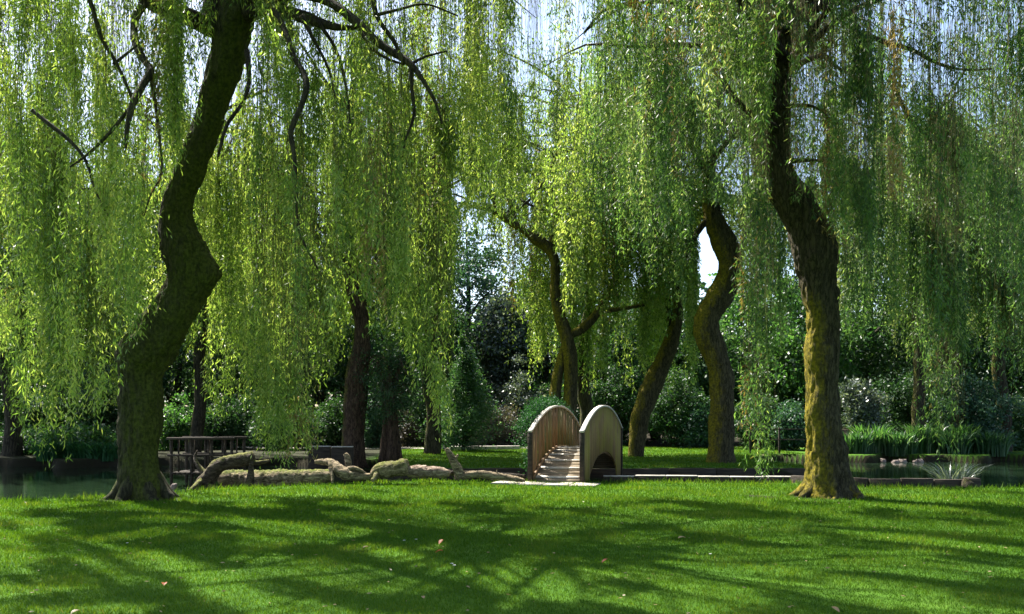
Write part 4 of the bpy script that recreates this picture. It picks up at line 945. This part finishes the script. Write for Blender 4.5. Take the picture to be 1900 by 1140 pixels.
# small timber footbridge with railings behind the root plate
def small_bridge():
    d = 21.5; x0, x1 = (318 - CX) * d / F, (430 - CX) * d / F
    t = thing("timber_footbridge", ((x0 + x1) / 2, d, 0), "small weathered timber footbridge with railings half hidden behind the big leaning trunk", "footbridge")
    link("deck", boxes_mesh("deck", [obox((x0 + (x1 - x0) * (k + .5) / 12, d + .5), (1, 0), (0, 1), (x1 - x0) / 24 - .01, .55, .02, .07) for k in range(12)], M['plank_dark']), t)
    for yy in (d, d + 1):
        for k in range(4):
            x = x0 + (x1 - x0) * k / 3
            bev(link("post", boxes_mesh("post", [obox((x, yy), (1, 0), (0, 1), .032, .032, -.6, .98)], M['plank_dark']), t), .008)
        for k in range(4):
            x = x0 + (x1 - x0) * (k + .5) / 4
            link("baluster", boxes_mesh("baluster", [obox((x, yy - .02), (1, 0), (0, 1), .018, .018, .08, .93)], M['plank_dark']), t)
        for z in (.94, .5):
            bev(link("rail", boxes_mesh("rail", [obox(((x0 + x1) / 2, yy - .07), (1, 0), (0, 1), (x1 - x0) / 2 + .08, .02 if z < .9 else .06, z, z + .06)], M['plank_dark']), t), .008)
small_bridge()

# ------------------------------------------------------------------ arched footbridge
def footbridge():
    A = np.array([0.43, 19.1]); Bq = np.array([1.625, 18.75]); ax = np.array([0.295, 0.9555]); ax /= np.linalg.norm(ax); L = 5.4
    ay = np.array([ax[1], -ax[0]])       # to the right
    W = 1.245
    t = thing("arched_footbridge", (A[0] + .6, A[1], 0), "weathered wooden arched footbridge with high boarded sides over the pond channel", "footbridge")
    def ztop(s):   # handrail curve, s in 0..L
        u = 2 * s / L - 1
        return 1.22 + .62 * (1 - abs(u) ** 2.1)
    def zdeck(s):
        u = 2 * s / L - 1
        return .04 + .70 * (1 - abs(u) ** 2.0)
    def zarch(s):
        u = (2 * s / L - 1) / .80
        return -.45 if abs(u) > 1 else -.45 + 1.08 * math.sqrt(max(0, 1 - u * u))
    def side(base, sgn, pitch, gapw, mat, name, tintm):
        bs = []; tn = []; s = .06
        while s < L - .06:
            w = pitch - gapw; s1 = min(s + w, L - .06)
            zt0, zt1 = ztop(s) - .03, ztop(s1) - .03; zb0, zb1 = zarch(s), zarch(s1)
            if zb0 < 0: zb0 = -.3 if 0.2 < s < L - .2 else -.1
            if zb1 < 0: zb1 = -.3 if 0.2 < s1 < L - .2 else -.1
            off = random.uniform(-.003, .003)
            c = []
            n_ = 1
            q0 = base + ax * s; q1 = base + ax * s1; th = ay * .014
            for (z0, z1) in ((zb0, zb1), (zt0, zt1)):
                c += [(*(q0 - th + ay * off), z0), (*(q0 + th + ay * off), z0), (*(q1 + th + ay * off), z1), (*(q1 - th + ay * off), z1)]
            bs.append(c); tn += [float(np.clip(random.gauss(tintm + (.12 * (s / L)), .12), 0, 1))] * 8
            s += pitch
        link(name, boxes_mesh(name, bs, M[mat], {"tint": np.array(tn)}), t)
    side(A, -1, .34, .115, 'board_in', "side_panel", .3)
    side(Bq, 1, .15, .006, 'board', "side_panel", .38)
    # fix: left side open slats show wider gaps every other board through frame rails
    for base, sg in ((A, 1), (Bq, -1)):
        # handrail cap
        S = np.linspace(-.05, L + .05, 40); V = []
        for s in S:
            sc_ = min(max(s, 0), L); z = ztop(sc_); q = base + ax * s
            for (o, zz) in ((-.055, z - .035), (.055, z - .035), (.055, z + .012), (-.055, z + .012)): V.append((*(q + ay * o), zz))
        n_ = len(S); Fq = [(4 * i + j, 4 * i + (j + 1) % 4, 4 * i + 4 + (j + 1) % 4, 4 * i + 4 + j) for i in range(n_ - 1) for j in range(4)] + [(3, 2, 1, 0), (4 * n_ - 4, 4 * n_ - 3, 4 * n_ - 2, 4 * n_ - 1)]
        bev(link("handrail", np_mesh("handrail", np.array(V), np.array(Fq), [M['rail']]), t), .008)
        # arched frame rib on the deck side
        V = []
        for s in S[1:-1]:
            z = zdeck(s); q = base + ax * s + ay * sg * .05
            for (o, zz) in ((-.025, z - .16), (.025, z - .16), (.025, z + .05), (-.025, z + .05)): V.append((*(q + ay * o), zz))
        n_ = len(S) - 2; Fq = [(4 * i + j, 4 * i + (j + 1) % 4, 4 * i + 4 + (j + 1) % 4, 4 * i + 4 + j) for i in range(n_ - 1) for j in range(4)] + [(3, 2, 1, 0), (4 * n_ - 4, 4 * n_ - 3, 4 * n_ - 2, 4 * n_ - 1)]
        link("stringer", np_mesh("stringer", np.array(V), np.array(Fq), [M['board_in']], {"tint": np.full(len(V), .2)}), t)
        for s in (0.0, L):
            q = base + ax * s
            bev(link("post", boxes_mesh("post", [obox(q, ay, ax, .052, .052, -.25, ztop(min(max(s, 0), L)) - .036)], M['plank_dark']), t), .01)
    # deck planks
    bs = []; n_ = 34
    for k in range(n_):
        s0, s1 = L * k / n_ + .008, L * (k + 1) / n_ - .008; z0, z1 = zdeck(s0), zdeck(s1); c = []
        for dz in (-.035, 0):
            for (q, z) in ((A + ax * s0 + ay * .08, z0), (A + ax * s0 + ay * (W - .08), z0), (A + ax * s1 + ay * (W - .08), z1), (A + ax * s1 + ay * .08, z1)): c.append((q[0], q[1], z + dz))
        bs.append(c)
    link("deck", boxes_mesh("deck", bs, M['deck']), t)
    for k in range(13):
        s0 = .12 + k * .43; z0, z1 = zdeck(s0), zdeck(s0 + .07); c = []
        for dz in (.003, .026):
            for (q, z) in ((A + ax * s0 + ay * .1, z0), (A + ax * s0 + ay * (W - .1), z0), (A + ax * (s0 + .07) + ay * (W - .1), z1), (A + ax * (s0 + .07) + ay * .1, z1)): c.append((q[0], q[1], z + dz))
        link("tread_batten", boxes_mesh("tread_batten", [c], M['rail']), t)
    # paving slab at the foot
    q = (A + Bq) / 2 - ax * .42
    o = bev(link("paving_slab", boxes_mesh("paving_slab", [obox(q - ay * (.45 - k * .62), ay, ax, .29, .36, -.05, .035) for k in range(-1, 3)], M['path'])), .01)
    tag(o, "dusty pale paving slabs laid in the lawn at the foot of the footbridge", "paving")
    # creeper over the left side
    pos = []
    for k in range(170):
        s = random.uniform(.1, L + .3); z = ztop(min(s, L)) + random.uniform(-.05, .16)
        if random.random() < .38: z = random.uniform(.3, ztop(min(s, L)))
        q = A + ax * s - ay * random.uniform(.08, .38); pos.append((q[0], q[1], z))
    pos = np.array(pos); idx = np.repeat(np.arange(len(pos)), 75)
    p = pos[idx] + rng.normal(0, .085, (len(idx), 3)); d = rng.normal(size=p.shape); d[:, 2] -= .6; d /= np.linalg.norm(d, axis=1)[:, None]
    p[:, 0:2] -= np.outer(np.maximum(0, (p[:, 0:2] - A) @ ay + .05), ay)
    c = thing("creeper", (A[0] - .3, A[1] + 1, 0), "dark green climbing plant mounded over the left side of the arched footbridge", "climber")
    link("foliage", leaves_mesh("foliage", p, d, .05 * rng.uniform(.6, 1.3, len(p)), .03 * np.ones(len(p)), np.clip(rng.normal(.4, .2, len(p)), 0, 1), [M['ivy']]), c)
    tb = []
    for k in range(10):
        s = .3 + k * .5; q = A + ax * s - ay * .16
        tb.append(([(q[0], q[1], -.35, .014), (q[0] + .05, q[1], .5, .011), (q[0] - .04, q[1] + .1, ztop(min(s, L)) - .1, .007)], dict(step=.3, segs=5, rough=0)))
    multi_tube("stems", tb, M['twig'], c)
footbridge()

# ------------------------------------------------------------------ fallen logs
def lp(pts, z=None):
    return pts
def log(name, parts, label, mat='log', cat="log", moss=None, group="fallen willow logs beside the pond"):
    """parts: list of (partname, pxpath pts with depth)"""
    p0 = parts[0][1][0]; q = P(p0[0], p0[1], p0[3])
    t = thing(name, (q.x, q.y, 0), label, cat, group)
    for k, (pn, pts) in enumerate(parts):
        tube(pn, pxpath(pts, 18), M[mat], t, step=.04, segs=36, ridge=.26, rough=.17, seed=random.uniform(0, 60), moss=moss or mossy((0, -.3, 1), .3, 99, 0, .12))  # paler moss on top partly stands in for sunlight on the logs
    return t
dl = 18.6
log("fallen_log", [("stem", [(374, 912, 34, dl), (384, 892, 30, dl), (396, 874, 27, dl), (412, 861, 26, dl), (440, 855, 25, dl), (458, 851, 24, dl), (470, 848, 22, dl)]),
                   ("branch_stub", [(462, 856, 12, dl), (476, 859, 9, dl), (490, 857, 8, dl), (499, 855, 5, dl)]),
                   ("prop", [(466, 858, 7, dl - .1), (465, 880, 11, dl - .15), (462, 905, 17, dl - .25)]),
                   ("root", [(380, 890, 20, dl), (366, 900, 12, dl - .3), (350, 912, 5, dl - .6)]), ("root", [(378, 900, 16, dl), (396, 908, 14, dl - .2), (402, 914, 6, dl - .3)]), ("root", [(384, 884, 14, dl), (370, 868, 10, dl + .1), (362, 850, 7, dl + .2), (366, 836, 3, dl + .2)])],
    "broken log with dark root end raised on a prop at the left end", 'log_dark', moss=mossy((0, 0, 1), .5, 99, 0, .05))
log("fallen_log", [("stem", [(412, 888, 30, dl + .5), (450, 889, 32, dl + .4), (500, 890, 32, dl + .2), (550, 889, 30, dl + .1), (590, 885, 27, dl), (618, 882, 22, dl)])],
    "long straight mossy log lying in front of the raised one", moss=mossy((0, .3, 1), .4, 99, 0, .15))
log("fallen_log", [("stem", [(584, 857, 7, dl + .3), (600, 857, 12, dl + .3), (612, 858, 15, dl + .2), (622, 866, 20, dl + .1), (634, 876, 22, dl), (652, 883, 20, dl), (680, 884, 13, dl), (700, 882, 14, dl)]),
                   ("branch", [(640, 872, 8, dl), (655, 869, 8, dl), (668, 873, 7, dl), (680, 880, 4, dl)]),
                   ("branch", [(612, 868, 6, dl - .1), (616, 882, 5, dl - .2), (617, 896, 4, dl - .3)])],
    "curved bent log arching up just left of the yew", moss=mossy((0, -.3, 1), .2, 99, 0, .05))
log("fallen_log", [("stem", [(694, 884, 18, dl), (702, 874, 24, dl), (715, 872, 28, dl), (735, 869, 30, dl), (750, 867, 32, dl), (758, 866, 26, dl)]),
                   ("branch_stub", [(700, 878, 10, dl - .1), (694, 888, 8, dl - .25), (690, 893, 6, dl - .3)])],
    "thick short mossy log with a cut end right of the curved one", moss=mossy((0, -.3, 1), .35, 99, 0, .1))
log("fallen_log", [("stem", [(756, 876, 20, dl + .1), (775, 874, 22, dl + .1), (795, 875, 22, dl + .1), (815, 877, 20, dl + .1), (834, 879, 12, dl + .1)])],
    "bare pinkish log next to the thick mossy one", 'log_pink', moss=mossy(base=-.6))
log("fallen_log", [("stem", [(856, 886, 13, dl), (870, 881, 14, dl), (890, 880, 14, dl), (915, 883, 13, dl), (940, 886, 12, dl), (958, 889, 10, dl - .1), (974, 892, 6, dl - .1)]),
                   ("branch", [(856, 888, 22, dl), (850, 872, 18, dl), (842, 856, 15, dl), (834, 842, 11, dl), (828, 832, 7, dl)]),
                   ("branch_stub", [(845, 852, 6, dl), (850, 844, 4, dl)]), ("branch_stub", [(922, 880, 3, dl), (922, 872, 2, dl)])],
    "pale bare log with a forked limb pointing up near the footbridge", moss=mossy(base=-.6))
log("fallen_log", [("stem", [(835, 878, 9, dl + .4), (880, 879, 9, dl + .6), (930, 882, 9, dl + .6), (975, 884, 8, dl + .6)])], "thin dark log behind the forked pale one", 'bark', moss=mossy(base=-.6))
log("tree_stump", [("stem", [(672 - 25, 866, 12, 21), (645, 850, 10, 21), (640, 842, 7, 21)])], "small mossy stump poking up before the low coped wall", group=None, cat="stump")
log("tree_stump", [("stem", [(1795, 925 - 18, 26, 17.9), (1797, 897, 24, 17.9), (1799, 893, 20, 17.9)])], "low dark stump on the lawn edge at far right", 'bark', group=None, cat="stump")

# ------------------------------------------------------------------ fallen leaves and daisies on the lawn
def small_leaf(px, py, size, mat, label, stand=.3, az=0.0, cat="leaf", name="fallen_leaf", group="dry leaves lying on the lawn"):
    g = G(px, py, .03); K = 7; V = []; size *= .68
    for i in range(K):
        t = i / (K - 1)
        w = size * .42 * math.sin(math.pi * min(.98, t * .93 + .04)) ** .8
        zz = stand * size * t + .16 * size * math.sin(t * 3.1)
        for q in (-1, 0, 1): V.append((t * size - size / 2, q * w, zz + abs(q) * .12 * size))
    Fq = [(3 * i + j, 3 * i + j + 1, 3 * i + 4 + j, 3 * i + 3 + j) for i in range(K - 1) for j in range(2)]
    o = link(name, np_mesh(name, np.array(V), np.array(Fq), [M[mat]], {"tint": np.full(len(V), random.random())}), None, (g.x, g.y, .032)); o.rotation_euler = (0, 0, az)
    tag(o, label, cat, group)
small_leaf(1122, 1045, .10, 'redleaf', "dark red-brown curled leaf on the grass in front of the footbridge", .5, .3)
small_leaf(815, 1026, .12, 'orange', "bright orange leaf lying flat in the sunlit grass left of centre", .2, .1)
small_leaf(818, 1010, .10, 'orange', "rust leaf standing on edge just behind the bright orange one", .7, 1.0)
small_leaf(678, 1018, .10, 'tan', "small tan leaf left of the two orange ones", .2, .5)
small_leaf(1550, 1136, .10, 'tan', "tan leaf at the bottom edge near the right corner", .4, 2.2)
small_leaf(140, 1139, .10, 'tan', "pinkish tan leaf at the bottom left corner", .2, .9)
small_leaf(305, 1086, .09, 'orange', "small orange-brown leaf low on the left side of the lawn", .2, 1.9)
small_leaf(1265, 1000, .14, 'tan', "pale flattened leaf on the lawn right of the red-brown one", .05, .1)
small_leaf(785, 1111, .06, 'tan', "tiny cream leaf low in the middle left of the lawn", .3, 2.0)
small_leaf(868, 1092, .06, 'tan', "tiny cream leaf below the two white daisies", .3, 2.8)
def daisy(px, py, label):
    g = G(px, py, .05); t = thing("daisy", (g.x, g.y, 0), label, "flower", "small white daisies in the lawn")
    V = []; Fq = []
    for k in range(12):
        a = k * 2 * math.pi / 12; c, s = math.cos(a), math.sin(a); b0 = len(V)
        V += [(g.x + .004 * c, g.y + .004 * s, .05), (g.x + .012 * c - .004 * s, g.y + .012 * s + .004 * c, .053), (g.x + .02 * c, g.y + .02 * s, .052), (g.x + .012 * c + .004 * s, g.y + .012 * s - .004 * c, .053)]
        Fq.append((b0, b0 + 1, b0 + 2, b0 + 3))
    link("petals", np_mesh("petals", np.array(V), np.array(Fq), [M['petal']]), t)
    tube("stalk", [(g.x, g.y, 0, .0015), (g.x, g.y, .025, .0015), (g.x, g.y, .049, .0015)], M['reed'], t, step=.03, segs=5, rough=0)
for (px, py, lb) in [(838, 1046, "white daisy just right of the bright orange leaf"), (843, 1049, "second white daisy beside the one right of the orange leaf"), (750, 1003, "left white daisy of the pair behind the orange leaves"), (772, 1001, "right white daisy of the pair behind the orange leaves"),
                     (236, 1008, "white daisy on the lawn below the big leaning trunk"), (1318, 1028, "white daisy right of the red-brown leaf")]:
    daisy(px, py, lb)
